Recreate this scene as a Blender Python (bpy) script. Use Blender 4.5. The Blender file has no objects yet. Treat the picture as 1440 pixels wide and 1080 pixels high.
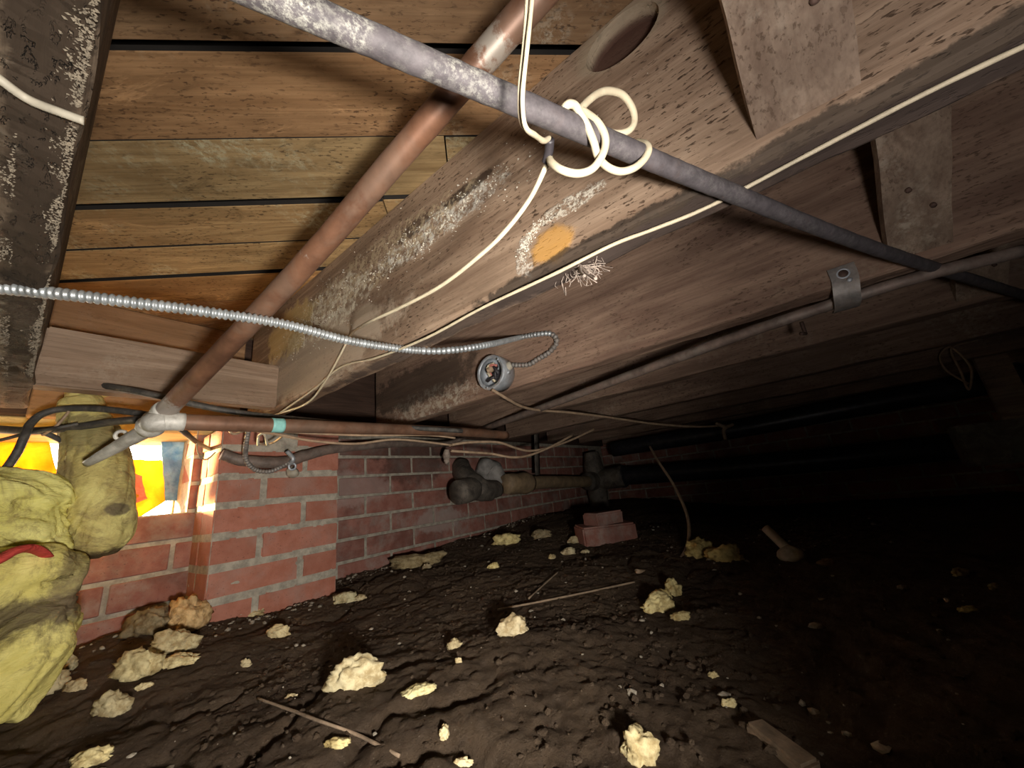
import bpy, bmesh, math, random
from mathutils import Vector, Matrix, noise
random.seed(7)
C = bpy.context.scene
COL = C.collection
PI = math.pi

# ------------------------------------------------------------------ camera
RM = Matrix(((0.61178169, -0.78341353, -0.10948246),
             (0.15246146, 0.2525896, -0.95548626),
             (0.776195, 0.56785714, 0.27397007)))      # world -> (right, down, forward)
FP = 520.0
cam = bpy.data.cameras.new('camera'); camo = bpy.data.objects.new('camera', cam); COL.objects.link(camo)
rt = RM.transposed()
cx, cy, cz = rt.col[0], -rt.col[1], -rt.col[2]
camo.matrix_world = Matrix((( cx[0], cy[0], cz[0], 0), (cx[1], cy[1], cz[1], 0), (cx[2], cy[2], cz[2], 0), (0, 0, 0, 1)))
cam.sensor_width = 36; cam.lens = FP / 1440 * 36; cam.clip_start = .01; cam.clip_end = 100
C.camera = camo

# ------------------------------------------------------------------ world and light
W = bpy.data.worlds.new('World'); C.world = W; W.use_nodes = True
bg = W.node_tree.nodes['Background']; bg.inputs[0].default_value = (1.0, .93, .8, 1); bg.inputs[1].default_value = 16.0
C.view_settings.view_transform = 'Standard'; C.view_settings.look = 'None'
C.view_settings.exposure = 0.12; C.view_settings.gamma = 1.0
try: C.view_settings.use_curve_mapping = False
except Exception: pass

def rt_cam(v): return rt @ Vector(v)                     # camera frame (right, down, fwd) -> world
def spot(name, camloc, aim_px, power, size, blend, col, rad):
    l = bpy.data.lights.new(name, 'SPOT'); o = bpy.data.objects.new(name, l); COL.objects.link(o)
    o.location = rt_cam(camloc)
    d = rt_cam(((aim_px[0] - 720) / FP, (aim_px[1] - 540) / FP, 1))
    o.rotation_euler = d.to_track_quat('-Z', 'Y').to_euler()
    l.energy = power; l.spot_size = math.radians(size); l.spot_blend = blend; l.color = col; l.shadow_soft_size = rad
    return o
spot('work_torch', (.11, .046, -.09), (455, 560), 34, 110, 1.0, (1, .94, .86), .022)
spot('phone_torch', (.08, .03, -.09), (850, 140), 9, 108, 1.0, (1, .93, .90), .03)
sun = bpy.data.lights.new('sun', 'SUN'); suno = bpy.data.objects.new('sun', sun); COL.objects.link(suno)
sun.energy = 48; sun.angle = math.radians(6); sun.color = (1, .74, .32)
suno.rotation_euler = Vector((.64, -.74, -.06)).to_track_quat('-Z', 'Y').to_euler()

# ------------------------------------------------------------------ helpers
def ray(x, y): return rt_cam(((x - 720) / FP, (y - 540) / FP, 1))
def P(x, y, d): return ray(x, y) * d
def PX(x, y, X): r = ray(x, y); return r * (X / r.x)
def PY(x, y, Y): r = ray(x, y); return r * (Y / r.y)
def PZ(x, y, Z): r = ray(x, y); return r * (Z / r.z)
def fbm(p, o=4): return noise.fractal(p, 1.0, 2.0, o)
def nz(v, s, seed=0): return noise.noise(Vector((v[0] * s + seed * 7.3, v[1] * s - seed * 3.1, v[2] * s + seed)))

def tag(o, label=None, cat=None, group=None, kind=None):
    if label: o['label'] = label
    if cat: o['category'] = cat
    if group: o['group'] = group
    if kind: o['kind'] = kind
    return o
def empty(name, loc, label, cat, group=None):
    o = bpy.data.objects.new(name, None); o.empty_display_size = .05; o.location = loc; COL.objects.link(o)
    return tag(o, label, cat, group)
def link(name, me, mat, parent=None, tint=None):
    o = bpy.data.objects.new(name, me); COL.objects.link(o)
    if mat and not me.materials: me.materials.append(mat)
    if parent:
        o.parent = parent
        if parent.type == 'EMPTY' or True: o.matrix_parent_inverse = Matrix.Translation(parent.location).inverted() if parent.parent is None else Matrix.Identity(4)
    if tint: o.color = (*tint, 1)
    return o
def mesh(name, vs, fs, smooth=True):
    me = bpy.data.meshes.new(name); me.from_pydata([tuple(v) for v in vs], [], fs)
    if smooth: me.polygons.foreach_set('use_smooth', [True] * len(me.polygons))
    me.update(); return me

def box_mesh(name, a, b, bev=.002, seg=1, jit=0, smooth=False):
    bm = bmesh.new(); bmesh.ops.create_cube(bm, size=1)
    a, b = Vector(a), Vector(b)
    for v in bm.verts:
        v.co = Vector([(a[i] + b[i]) / 2 + v.co[i] * (b[i] - a[i]) for i in range(3)])
        if jit: v.co += Vector([random.uniform(-jit, jit) for _ in range(3)])
    if bev: bmesh.ops.bevel(bm, geom=bm.edges[:], offset=bev, segments=seg, affect='EDGES')
    me = bpy.data.meshes.new(name); bm.to_mesh(me); bm.free()
    if smooth: me.polygons.foreach_set('use_smooth', [True] * len(me.polygons))
    return me

def catmull(pts, n=8):
    pts = [Vector(p) for p in pts]
    if len(pts) < 3:
        return [pts[0].lerp(pts[-1], i / n) for i in range(n + 1)]
    out = []; q = [pts[0] * 2 - pts[1]] + pts + [pts[-1] * 2 - pts[-2]]
    for i in range(1, len(q) - 2):
        a, b, c, d = q[i - 1:i + 3]
        for k in range(n):
            t = k / n
            out.append(.5 * ((2 * b) + (c - a) * t + (2 * a - 5 * b + 4 * c - d) * t * t + (3 * b - a - 3 * c + d) * t ** 3))
    out.append(pts[-1]); return out

def sweep(path, rad, seg=10, rf=None, disp=0, dscale=60, seed=0, cap=True, flat=1.0):
    """tube along a list of points; rad = number or list; rf(i, s, ang) gives an extra radius factor"""
    n = len(path); vs = []; fs = []
    t0 = (path[1] - path[0]).normalized()
    up = Vector((0, 0, 1)) if abs(t0.z) < .9 else Vector((1, 0, 0))
    u = t0.cross(up).normalized(); s = 0
    for i, p in enumerate(path):
        t = (path[min(i + 1, n - 1)] - path[max(i - 1, 0)]).normalized()
        u = (u - t * u.dot(t)).normalized(); w = t.cross(u)
        if i: s += (p - path[i - 1]).length
        r = rad[i] if isinstance(rad, (list, tuple)) else rad
        for k in range(seg):
            a = 2 * PI * k / seg
            rr = r * (rf(i, s, a) if rf else 1)
            d = u * math.cos(a) + w * math.sin(a) * flat
            q = p + d * rr
            if disp: q = q + d * disp * nz(q, dscale, seed)
            vs.append(q)
    for i in range(n - 1):
        for k in range(seg):
            a = i * seg + k; b = i * seg + (k + 1) % seg
            fs.append((a, b, b + seg, a + seg))
    if cap:
        fs.append(tuple(range(seg - 1, -1, -1))); fs.append(tuple((n - 1) * seg + k for k in range(seg)))
    return vs, fs
def join(*parts):
    vs = []; fs = []
    for v, f in parts:
        o = len(vs); vs += list(v); fs += [tuple(i + o for i in q) for q in f]
    return vs, fs
def tube(name, pts, rad, mat, parent=None, seg=10, n=8, **k):
    path = catmull(pts, n) if n else [Vector(p) for p in pts]
    return link(name, mesh(name, *sweep(path, rad, seg, **k)), mat, parent)
def radlist(path_n, keys):
    out = []
    m = len(keys) - 1
    for i in range(path_n):
        t = i / (path_n - 1) * m; j = min(int(t), m - 1); out.append(keys[j] + (keys[j + 1] - keys[j]) * (t - j))
    return out
def line(a, b, n): a, b = Vector(a), Vector(b); return [a.lerp(b, i / n) for i in range(n + 1)]

# ------------------------------------------------------------------ materials
class N:
    def __init__(s, name):
        s.m = bpy.data.materials.new(name); s.m.use_nodes = True; s.t = s.m.node_tree
        s.b = s.t.nodes['Principled BSDF']; s.b.inputs['Roughness'].default_value = .85
        s.tc = s.t.nodes.new('ShaderNodeTexCoord'); s.oi = s.t.nodes.new('ShaderNodeObjectInfo')
        s.co = s.tc.outputs['Object']
    def n(s, ty, **k):
        x = s.t.nodes.new(ty)
        for a, b in k.items(): setattr(x, a, b)
        return x
    def l(s, a, b): s.t.links.new(a, b)
    def val(s, sock, v):
        if hasattr(v, 'is_output') or isinstance(v, bpy.types.NodeSocket): s.l(v, sock)
        else:
            if sock.type == 'RGBA' and len(v) == 3: v = (*v, 1)
            sock.default_value = v
    def offset(s):                                        # a different piece of texture for each object
        m = s.n('ShaderNodeVectorMath', operation='MULTIPLY_ADD'); r = s.n('ShaderNodeCombineXYZ')
        for i, f in enumerate((11, 7, 5)):
            q = s.math('MULTIPLY', s.oi.outputs['Random'], f); s.l(q, r.inputs[i])
        s.l(s.co, m.inputs[0]); m.inputs[1].default_value = (1, 1, 1); s.l(r.outputs[0], m.inputs[2]); s.co2 = m.outputs[0]
        return s.co2
    def mapv(s, scale, v=None):
        m = s.n('ShaderNodeVectorMath', operation='MULTIPLY'); s.l(v or s.co, m.inputs[0]); m.inputs[1].default_value = scale
        return m.outputs[0]
    def noise(s, scale, det=4, rough=.6, v=None, dist=0):
        x = s.n('ShaderNodeTexNoise'); s.l(v or s.co, x.inputs['Vector']); x.inputs['Scale'].default_value = scale
        x.inputs['Detail'].default_value = det; x.inputs['Roughness'].default_value = rough; x.inputs['Distortion'].default_value = dist
        return x.outputs[0]
    def vor(s, scale, v=None, feat='F1'):
        x = s.n('ShaderNodeTexVoronoi', feature=feat); s.l(v or s.co, x.inputs['Vector']); x.inputs['Scale'].default_value = scale
        return x.outputs['Distance']
    def math(s, op, a, b=0.0, clamp=False):
        x = s.n('ShaderNodeMath', operation=op, use_clamp=clamp); s.val(x.inputs[0], a); s.val(x.inputs[1], b); return x.outputs[0]
    def ss(s, v, a, b, to0=0.0, to1=1.0):                  # smooth step between a and b
        x = s.n('ShaderNodeMapRange', interpolation_type='SMOOTHSTEP'); s.l(v, x.inputs[0])
        for i, q in enumerate((a, b, to0, to1)): x.inputs[i + 1].default_value = q
        return x.outputs[0]
    def mix(s, f, a, b, mode='MIX'):
        x = s.n('ShaderNodeMix', data_type='RGBA', blend_type=mode); s.val(x.inputs[0], f); s.val(x.inputs[6], a); s.val(x.inputs[7], b)
        return x.outputs[2]
    def mask(s, c, r, noi=.35, ns=40, edge=(.75, 1.1)):      # a stain at a place of its own, ragged edge
        a = s.n('ShaderNodeVectorMath', operation='SUBTRACT'); s.l(s.co, a.inputs[0]); a.inputs[1].default_value = c
        b = s.n('ShaderNodeVectorMath', operation='DIVIDE'); s.l(a.outputs[0], b.inputs[0]); b.inputs[1].default_value = r
        d = s.n('ShaderNodeVectorMath', operation='LENGTH'); s.l(b.outputs[0], d.inputs[0])
        w = s.noise(ns, 5, .7); w = s.math('SUBTRACT', w, .5); w = s.math('MULTIPLY', w, noi * 4)
        return s.ss(s.math('ADD', d.outputs[1], w), edge[0], edge[1], 1, 0)
    def bump(s, h, st=.4, dist=.004, prev=None):
        x = s.n('ShaderNodeBump'); x.inputs['Strength'].default_value = st; x.inputs['Distance'].default_value = dist
        s.l(h, x.inputs['Height'])
        if prev: s.l(prev, x.inputs['Normal'])
        return x.outputs[0]
    def out(s, col=None, nrm=None, rough=None, metal=None, spec=None):
        if col is not None: s.val(s.b.inputs['Base Color'], col)
        if nrm is not None: s.l(nrm, s.b.inputs['Normal'])
        if rough is not None: s.val(s.b.inputs['Roughness'], rough)
        if metal is not None: s.b.inputs['Metallic'].default_value = metal
        if spec is not None: s.b.inputs['Specular IOR Level'].default_value = spec
        return s.m

def wood(name, c1, c2, axis=0, speck=.5, mildew=.2, mcol=(.55, .5, .42), stains=(), grain=1.0, rough=.85, tint=False, dark=(.06, .035, .02), bumps=1.0, blotch=0):
    s = N(name); s.offset()
    def sc(along, across): v = [across] * 3; v[axis] = along; return tuple(v)
    w1 = s.noise(1, 6, .65, s.mapv(sc(2.2, 34), s.co2), .6)
    w2 = s.noise(1, 4, .6, s.mapv(sc(9, 260), s.co2), .3)
    big = s.noise(1, 3, .5, s.mapv(sc(3, 9), s.co2), .4)
    rings = s.math('SINE', s.math('MULTIPLY', s.noise(1, 2, .4, s.mapv(sc(1.2, 11), s.co2), .3), 90 * grain))
    rings = s.math('MULTIPLY', s.math('ADD', rings, 1), .5)
    f = s.math('ADD', s.math('MULTIPLY', w1, .88), s.math('MULTIPLY', rings, .12))
    col = s.mix(s.ss(f, .25, .75), c1, c2)
    col = s.mix(s.ss(w2, .35, .75, 0, .45), col, tuple(x * .55 for x in c1))
    col = s.mix(s.ss(big, .42, .7, 0, .55), col, tuple(x * .6 for x in c1))
    if blotch:                                            # damp stains and pale washed areas
        bl = s.noise(1, 6, .75, s.mapv(sc(6, 16), s.co2), .8)
        col = s.mix(s.ss(bl, .54, .68, 0, blotch), col, tuple(x * .35 for x in c1)); col = s.mix(s.ss(bl, .44, .30, 0, blotch), col, tuple(min(1, x * 1.45) for x in c2))
    sp = s.noise(1, 3, .6, s.mapv(sc(85, 250), s.co2), .2)
    spb = s.noise(7, 3, .6, s.co2)
    spm = s.math('MULTIPLY', s.ss(sp, .565, .66), s.ss(spb, .38, .6, .15, 1))
    col = s.mix(s.math('MULTIPLY', spm, speck), col, dark)
    mm = s.math('MULTIPLY', s.ss(s.noise(5, 5, .7, s.co2, .3), .52, .68), s.ss(s.noise(90, 4, .75, s.co2), .42, .6))
    col = s.mix(s.math('MULTIPLY', mm, mildew), col, mcol)
    nb = s.bump(f, .35 * bumps, .002); nb = s.bump(w2, .3 * bumps, .0008, nb); nb = s.bump(s.math('SUBTRACT', s.math('MULTIPLY', mm, mildew), spm), .45 * bumps, .0015, nb)
    for (c, r, colr, st, kw) in stains:
        kw = dict(kw); spk = kw.pop('speck', None)
        m = s.mask(c, r, **kw)
        if spk: m = s.math('MULTIPLY', m, s.ss(s.noise(spk, 4, .8), .44, .58))
        col = s.mix(s.math('MULTIPLY', m, st), col, colr)
        if sum(colr) > .9: nb = s.bump(m, .5, .002, nb)
    if tint: col = s.mix(1.0, col, s.oi.outputs['Color'], 'MULTIPLY')
    return s.out(col, nb, rough, spec=.25)

def plain(name, c, rough=.6, metal=0, var=.3, vs=30, bs=.2, bd=.001, c2=None, spec=None, dust=0, dcol=(.4, .36, .3)):
    s = N(name); s.offset()
    a = s.noise(vs, 5, .65, s.co2)
    col = s.mix(s.ss(a, .3, .7), tuple(x * (1 - var) for x in c), c2 or tuple(min(1, x * (1 + var)) for x in c))
    if dust:
        d = s.math('MULTIPLY', s.ss(s.noise(vs * .6, 5, .75, s.co2, .5), .45, .62), dust); col = s.mix(d, col, dcol)
    return s.out(col, s.bump(s.noise(vs * 5, 4, .7, s.co2), bs, bd), rough, metal, spec)

def brick_mat(name, c1, c2, dirt, dust, sootc=(.05, .035, .03), stains=()):
    s = N(name); s.offset()
    a = s.noise(28, 5, .65, s.co2); col = s.mix(s.ss(a, .3, .7), c1, c2)
    col = s.mix(s.math('MULTIPLY', s.oi.outputs['Random'], .35), col, tuple(x * .6 for x in c1))
    col = s.mix(s.math('MULTIPLY', s.ss(s.noise(9, 5, .7, s.co2), .45, .7), dust), col, (.36, .28, .24))
    col = s.mix(s.math('MULTIPLY', s.ss(s.noise(6, 4, .6, s.co2, .5), .45, .65), dirt), col, sootc)
    p = s.ss(s.noise(220, 3, .6, s.co2), .62, .72); col = s.mix(s.math('MULTIPLY', p, .5), col, sootc)
    for c, q, cc, st, kw in stains: col = s.mix(s.math('MULTIPLY', s.mask(c, q, **kw), st), col, cc)
    nb = s.bump(s.noise(70, 6, .75, s.co2), .5, .002); nb = s.bump(p, -.4, .001, nb)
    return s.out(col, nb, .92, spec=.15)

M = {}
WH = (.66, .62, .52)
M['board'] = wood('subfloor_wood', (.23, .145, .075), (.40, .275, .155), 0, .85, .75, (.46, .43, .33), tint=True, grain=1.3, blotch=.55)
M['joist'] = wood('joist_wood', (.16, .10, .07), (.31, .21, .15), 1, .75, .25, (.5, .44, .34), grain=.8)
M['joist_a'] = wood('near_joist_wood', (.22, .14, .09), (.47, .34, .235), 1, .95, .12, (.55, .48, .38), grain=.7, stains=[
    ((.366, .182, .29), (.03, .034, .026), (.55, .29, .07), .8, dict(noi=.2, ns=60, edge=(.7, 1.1))),
    ((.366, .15, .330), (.03, .05, .012), (.75, .7, .58), .8, dict(noi=.3, ns=60, speck=160)),
    ((.366, .225, .29), (.03, .014, .035), (.8, .75, .65), .6, dict(noi=.3, ns=60, speck=190)),
    ((.366, .40, .44), (.03, .16, .03), (.70, .68, .6), .85, dict(noi=.35, ns=26, speck=70)),
    ((.366, .315, .465), (.03, .06, .012), (.035, .02, .012), .85, dict(noi=.35, ns=36)),
    ((.366, .45, .47), (.03, .05, .016), (.05, .03, .02), .7, dict(noi=.4, ns=36)),
    ((.366, .60, .46), (.03, .30, .05), (.62, .5, .32), .55, dict(noi=.4, ns=20, speck=60)),
    ((.366, .88, .33), (.03, .38, .085), (.60, .50, .38), .55, dict(noi=.5, ns=12)),
    ((.366, .78, .43), (.03, .22, .06), (.72, .66, .52), .75, dict(noi=.4, ns=24, speck=55)),
    ((.366, .95, .45), (.03, .14, .07), (.62, .46, .18), .6, dict(noi=.4, ns=24)),
    ((.366, .045, .517), (.03, .062, .042), (.42, .36, .25), .5, dict(noi=.15, ns=20)),
    ((.398, .046, .512), (.025, .066, .050), (.085, .04, .028), .92, dict(noi=.04, ns=20)),  # dark brown over the back and walls of the bored hole
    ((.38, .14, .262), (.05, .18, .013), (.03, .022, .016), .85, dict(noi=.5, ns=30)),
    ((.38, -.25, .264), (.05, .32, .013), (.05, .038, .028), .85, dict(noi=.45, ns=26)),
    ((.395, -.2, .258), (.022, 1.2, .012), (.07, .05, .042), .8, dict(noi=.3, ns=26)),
])
M['joist_b'] = wood('second_joist_wood', (.20, .12, .085), (.40, .27, .19), 1, .7, .15, (.5, .42, .3), grain=.7, stains=[
    ((.772, .9, .30), (.04, .22, .05), (.62, .56, .45), .6, dict(noi=.4, ns=26, speck=60)),
    ((.772, .95, .37), (.04, .3, .07), (.04, .028, .02), .75, dict(noi=.4, ns=16)),
])
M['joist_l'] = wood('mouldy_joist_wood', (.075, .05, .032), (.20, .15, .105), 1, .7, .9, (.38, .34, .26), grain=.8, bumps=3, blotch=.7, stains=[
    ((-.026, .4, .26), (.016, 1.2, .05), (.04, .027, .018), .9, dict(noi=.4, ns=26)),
])
M['brace'] = wood('bridging_wood', (.17, .115, .08), (.33, .25, .185), 1, .6, .6, (.5, .44, .34), grain=.6)
M['block'] = wood('blocking_wood', (.27, .18, .12), (.44, .32, .23), 0, .35, .25, (.5, .42, .32), grain=.8)
M['rimwood'] = wood('rim_wood', (.36, .20, .10), (.55, .33, .18), 0, .3, .2)
M['frame'] = wood('pale_frame_wood', (.62, .42, .16), (.80, .62, .32), 0, .2, .1, grain=.5)
M['darkwood'] = wood('dark_sill_wood', (.06, .035, .025), (.12, .07, .05), 0, .5, .2, (.2, .15, .11))
M['gap_shade'] = plain('gap_shade_black', (.02, .016, .013), .95, 0, .3, 10, .2, .002)  # near-black colour standing in for the shade between and above the boards
M['brick'] = brick_mat('pier_brick', (.42, .16, .105), (.52, .225, .16), .1, .4)
M['brick_pale'] = brick_mat('lit_pier_brick', (.52, .25, .12), (.62, .36, .19), .1, .5)
M['brick_old'] = brick_mat('sooty_wall_brick', (.30, .12, .09), (.40, .19, .15), .35, .85, stains=[((1.02, 1.31, .16), (.16, .3, .09), (.05, .035, .03), .55, dict(noi=.35, ns=18)), ((.95, 1.31, .20), (.5, .3, .03), (.05, .035, .03), .5, dict(noi=.3, ns=18)), ((1.15, 1.31, -.09), (.16, .3, .05), (.45, .40, .36), .5, dict(noi=.4, ns=18)), ((.75, 1.31, .07), (.14, .3, .06), (.48, .38, .34), .4, dict(noi=.4, ns=14))])
M['mortar'] = plain('mortar', (.40, .36, .29), .95, 0, .3, 40, .7, .003)
M['soil'] = None
M['copper'] = plain('aged_copper', (.17, .085, .05), .5, .3, .3, 14, .15, .0006, c2=(.27, .14, .085), dust=.35, dcol=(.26, .19, .14))
M['steel'] = None
M['galv'] = plain('galvanised_armour', (.46, .49, .50), .42, .55, .25, 60, .15, .0005, dust=.3, dcol=(.3, .28, .25))
M['dullgalv'] = plain('dusty_armour', (.26, .24, .22), .6, .4, .3, 60, .2, .0005, dust=.5, dcol=(.25, .2, .16))
M['zinc'] = plain('zinc_box', (.50, .54, .58), .5, .5, .2, 40, .2, .0005, dust=.4, dcol=(.34, .33, .32))
M['cream'] = plain('cream_cord', (.60, .52, .36), .6, 0, .12, 50, .15, .0004, dust=.25, dcol=(.45, .36, .25))
M['tan'] = plain('tan_cord', (.36, .25, .16), .7, 0, .25, 50, .15, .0004)
M['blackcable'] = plain('black_cable', (.055, .05, .045), .6, 0, .3, 60, .2, .0004, dust=.5, dcol=(.16, .14, .11))
M['lead'] = plain('grey_brown_conduit', (.19, .14, .115), .6, .25, .3, 30, .3, .001, dust=.4, dcol=(.3, .26, .22))
M['castiron'] = plain('black_cast_iron', (.028, .028, .036), .38, .3, .3, 30, .25, .001, dust=.25, dcol=(.10, .09, .08))
M['rustiron'] = plain('dusty_iron_fitting', (.10, .085, .07), .75, .2, .4, 24, .5, .002, dust=.6, dcol=(.24, .2, .16))
M['clay'] = plain('tan_clay', (.30, .21, .12), .7, 0, .3, 25, .4, .001, dust=.5, dcol=(.2, .14, .09))
M['cement'] = plain('grey_cement', (.30, .28, .26), .9, 0, .3, 30, .6, .003)
M['whitepipe'] = plain('white_grey_pipe', (.52, .50, .45), .5, .1, .3, 30, .3, .001, dust=.45, dcol=(.22, .19, .15))
M['teal'] = plain('teal_paint', (.25, .55, .50), .6, 0, .2, 60, .2, .0004)
M['foam'] = None
M['lint'] = plain('grey_lint', (.42, .34, .28), 1, 0, .3, 80, .4, .001)
M['stick'] = plain('dry_stick', (.24, .17, .11), .9, 0, .3, 60, .5, .001)
M['nail'] = plain('rusty_nail', (.10, .06, .045), .7, .4, .3, 60, .3, .0005)
M['blacktape'] = plain('black_tape', (.03, .026, .03), .5, 0, .3, 60, .2, .0004)
M['redwire'] = plain('pink_wire_stub', (.45, .16, .13), .6, 0, .3, 80, .2, .0004)
M['pale'] = plain('pale_plastic', (.42, .38, .30), .6, 0, .2, 40, .2, .0005)

def soil_mat():
    s = N('damp_soil')
    a = s.noise(7, 6, .65); b = s.noise(60, 6, .75)
    col = s.mix(s.ss(a, .3, .7), (.066, .043, .027), (.138, .095, .060))
    col = s.mix(s.ss(b, .4, .75, 0, .6), col, (.15, .11, .08))
    v = s.noise(320, 2, .5); col = s.mix(s.ss(v, .68, .76, 0, .5), col, (.30, .25, .19))
    n = s.bump(s.noise(35, 8, .8), .9, .010); n = s.bump(s.noise(260, 5, .75), .9, .003, n)
    return s.out(col, n, .95, spec=.15)
M['soil'] = soil_mat()
def foam_mat():
    s = N('aged_foam'); s.offset()
    a = s.noise(60, 5, .7, s.co2)
    col = s.mix(s.ss(a, .34, .6), (.42, .33, .19), (.74, .66, .46))
    col = s.mix(s.ss(s.noise(25, 4, .7, s.co2), .56, .7, 0, .7), col, (.16, .11, .07))
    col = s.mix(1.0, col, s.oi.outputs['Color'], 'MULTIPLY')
    n = s.bump(s.vor(90, s.co2), -.5, .003); n = s.bump(a, .6, .003, n)
    return s.out(col, n, .9, spec=.2)
M['foam'] = foam_mat()
def steel_mat():
    s = N('old_grey_steel')
    a = s.noise(70, 5, .7); col = s.mix(s.ss(a, .3, .7), (.06, .052, .055), (.115, .10, .104))
    sx = s.n('ShaderNodeSeparateXYZ'); s.l(s.co, sx.inputs[0])
    near = s.ss(sx.outputs[0], .10, .20, 1, .12)           # white oxide bloom on the first stretch of the pipe
    d = s.math('MULTIPLY', s.ss(s.noise(260, 5, .8), .42, .66), s.ss(s.noise(22, 3, .6), .38, .6))
    col = s.mix(s.math('MULTIPLY', s.math('MULTIPLY', d, near), .8), col, (.50, .49, .42))
    col = s.mix(s.ss(s.noise(12, 5, .7), .55, .75, 0, .5), col, (.13, .08, .06))
    return s.out(col, s.bump(a, .5, .0012), .68, .1)
M['steel'] = steel_mat()
def cloth_mat(name, c1, c2, dirt, dirtc, stains=(), thin=0):
    s = N(name)
    a = s.noise(14, 5, .65, None, .3); col = s.mix(s.ss(a, .3, .7), c1, c2)
    col = s.mix(s.math('MULTIPLY', s.ss(s.noise(11, 6, .75, None, .8), .47, .64), dirt), col, dirtc)
    for (c, r, cc, st, kw) in stains: col = s.mix(s.math('MULTIPLY', s.mask(c, r, **kw), st), col, cc)
    s.cc = col
    n = s.bump(s.noise(26, 5, .6, s.mapv((1, 1, 2.2)), 1.2), .55, .012); n = s.bump(s.noise(400, 2, .5), .2, .0004, n)
    m = s.out(col, n, .8, spec=.2)
    if thin:                                              # thin fabric lets daylight through
        t = s.n('ShaderNodeBsdfTranslucent'); s.l(col, t.inputs[0]); x = s.n('ShaderNodeMixShader'); x.inputs[0].default_value = thin
        o = s.t.nodes['Material Output']; s.l(s.b.outputs[0], x.inputs[1]); s.l(t.outputs[0], x.inputs[2]); s.l(x.outputs[0], o.inputs[0])
    return m
M['yellow'] = cloth_mat('dirty_yellow_cloth', (.66, .60, .16), (.90, .85, .32), .7, (.28, .21, .09))
M['yellow2'] = cloth_mat('muddy_yellow_cloth', (.64, .55, .15), (.88, .78, .28), .75, (.17, .125, .065), [
    ((.03, .93, -.095), (.12, .12, .026), (.12, .09, .055), .85, dict(noi=.6, ns=34, edge=(.5, 1.3))), ((.08, .93, -.06), (.03, .1, .05), (.20, .15, .09), .6, dict(noi=.5, ns=40))])
M['sleeve'] = cloth_mat('stained_tan_sleeve', (.50, .40, .14), (.82, .74, .28), .7, (.23, .16, .075), [
    ((.10, 1.03, -.045), (.09, .09, .028), (.07, .045, .025), .9, dict(noi=.3, ns=22)), ((.118, 1.0, .045), (.018, .09, .012), (.12, .09, .06), .8, dict(noi=.2, ns=40)), ((.09, 1.05, .19), (.10, .12, .045), (.20, .155, .075), .75, dict(noi=.4, ns=20)), ((.045, 1.03, .06), (.018, .1, .09), (.24, .18, .085), .7, dict(noi=.4, ns=26))])
M['red'] = cloth_mat('red_trim_cloth', (.50, .05, .04), (.60, .08, .06), .2, (.2, .04, .03))
M['orange'] = cloth_mat('orange_cloth', (.75, .34, .03), (.85, .50, .06), .2, (.5, .2, .03), thin=.5)
M['blue'] = cloth_mat('blue_sheet', (.16, .30, .50), (.34, .50, .68), .3, (.6, .7, .8), thin=.3)
M['coral'] = cloth_mat('coral_cloth', (.75, .16, .10), (.8, .3, .2), .1, (.5, .1, .1))

# ------------------------------------------------------------------ structure: ceiling with diagonal boards
ZB, ZT = .26, .55           # joist bottom and top (subfloor underside)
XW0, XW1, YW0, YW1 = -1.3, 3.3, -1.9, 1.31
ceil = link('ceiling', box_mesh('ceiling', (XW0, YW0, ZT + .17), (XW1, 1.6, ZT + .20), 0), M['gap_shade']); tag(ceil, kind='structure')  # plate coloured near-black so the board gaps look shaded
TH = math.radians(47.6)
dvec = Vector((math.cos(TH), -math.sin(TH), 0)); nvec = Vector((math.sin(TH), math.cos(TH), 0))
edges = [.102, .221, .3395, .4605, .585, .695, .798, .915]
while edges[-1] < 3.3: edges.append(edges[-1] + .117)
while edges[0] > -2.3: edges.insert(0, edges[0] - .117)
gaps = {.3395: .011, .585: .014, .798: .015, .695: .005, .4605: .002}
TI = {0: (1, 1, 1)}
def board(name, n0, n1, d0, d1, tint, dz=0, skew=0):
    L = d1 - d0; nx = max(2, int(L / .25)); vs = []; fs = []
    for i in range(nx + 1):
        t = -L / 2 + L * i / nx
        for (y, z) in ((n0, 0), (n0 + .001, -.0), (n1, 0), (n1, .02), (n0, .02)):
            pass
        w = (n1 - n0) / 2; e0 = -w + .0008 * nz((t, n0, 0), 9) + skew * t * .5; e1 = w + .0008 * nz((t, n1, 3), 9)
        cup = .0012 * nz((t, n0, 8), 3)
        vs += [(t, e0 + .0012, cup), (t, e0, .0012 + cup), (t, e0, .011), (t, e1, .011), (t, e1, .0012 + cup), (t, e1 - .0012, cup)]
    for i in range(nx):
        for k in range(6):
            a = i * 6 + k; b = i * 6 + (k + 1) % 6; fs.append((a, b, b + 6, a + 6))
    fs += [tuple(range(5, -1, -1)), tuple(nx * 6 + k for k in range(6))]
    me = mesh(name, vs, fs, False)
    me.materials.append(M['board']); me.materials.append(M['gap_shade'])       # edges and back near-black: shade of the gaps painted on
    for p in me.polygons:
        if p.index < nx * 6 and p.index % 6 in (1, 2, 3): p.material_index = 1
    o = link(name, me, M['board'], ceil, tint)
    c = dvec * ((d0 + d1) / 2) + nvec * ((n0 + n1) / 2)
    o.location = (c.x, c.y, ZT + dz + .0005); o.rotation_euler = (0, 0, -TH)
    return o
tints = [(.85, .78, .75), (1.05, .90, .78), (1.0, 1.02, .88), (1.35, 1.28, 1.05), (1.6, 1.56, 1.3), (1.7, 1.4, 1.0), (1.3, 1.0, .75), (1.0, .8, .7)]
i0 = edges.index(.3395) if .3395 in edges else 0
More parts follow.
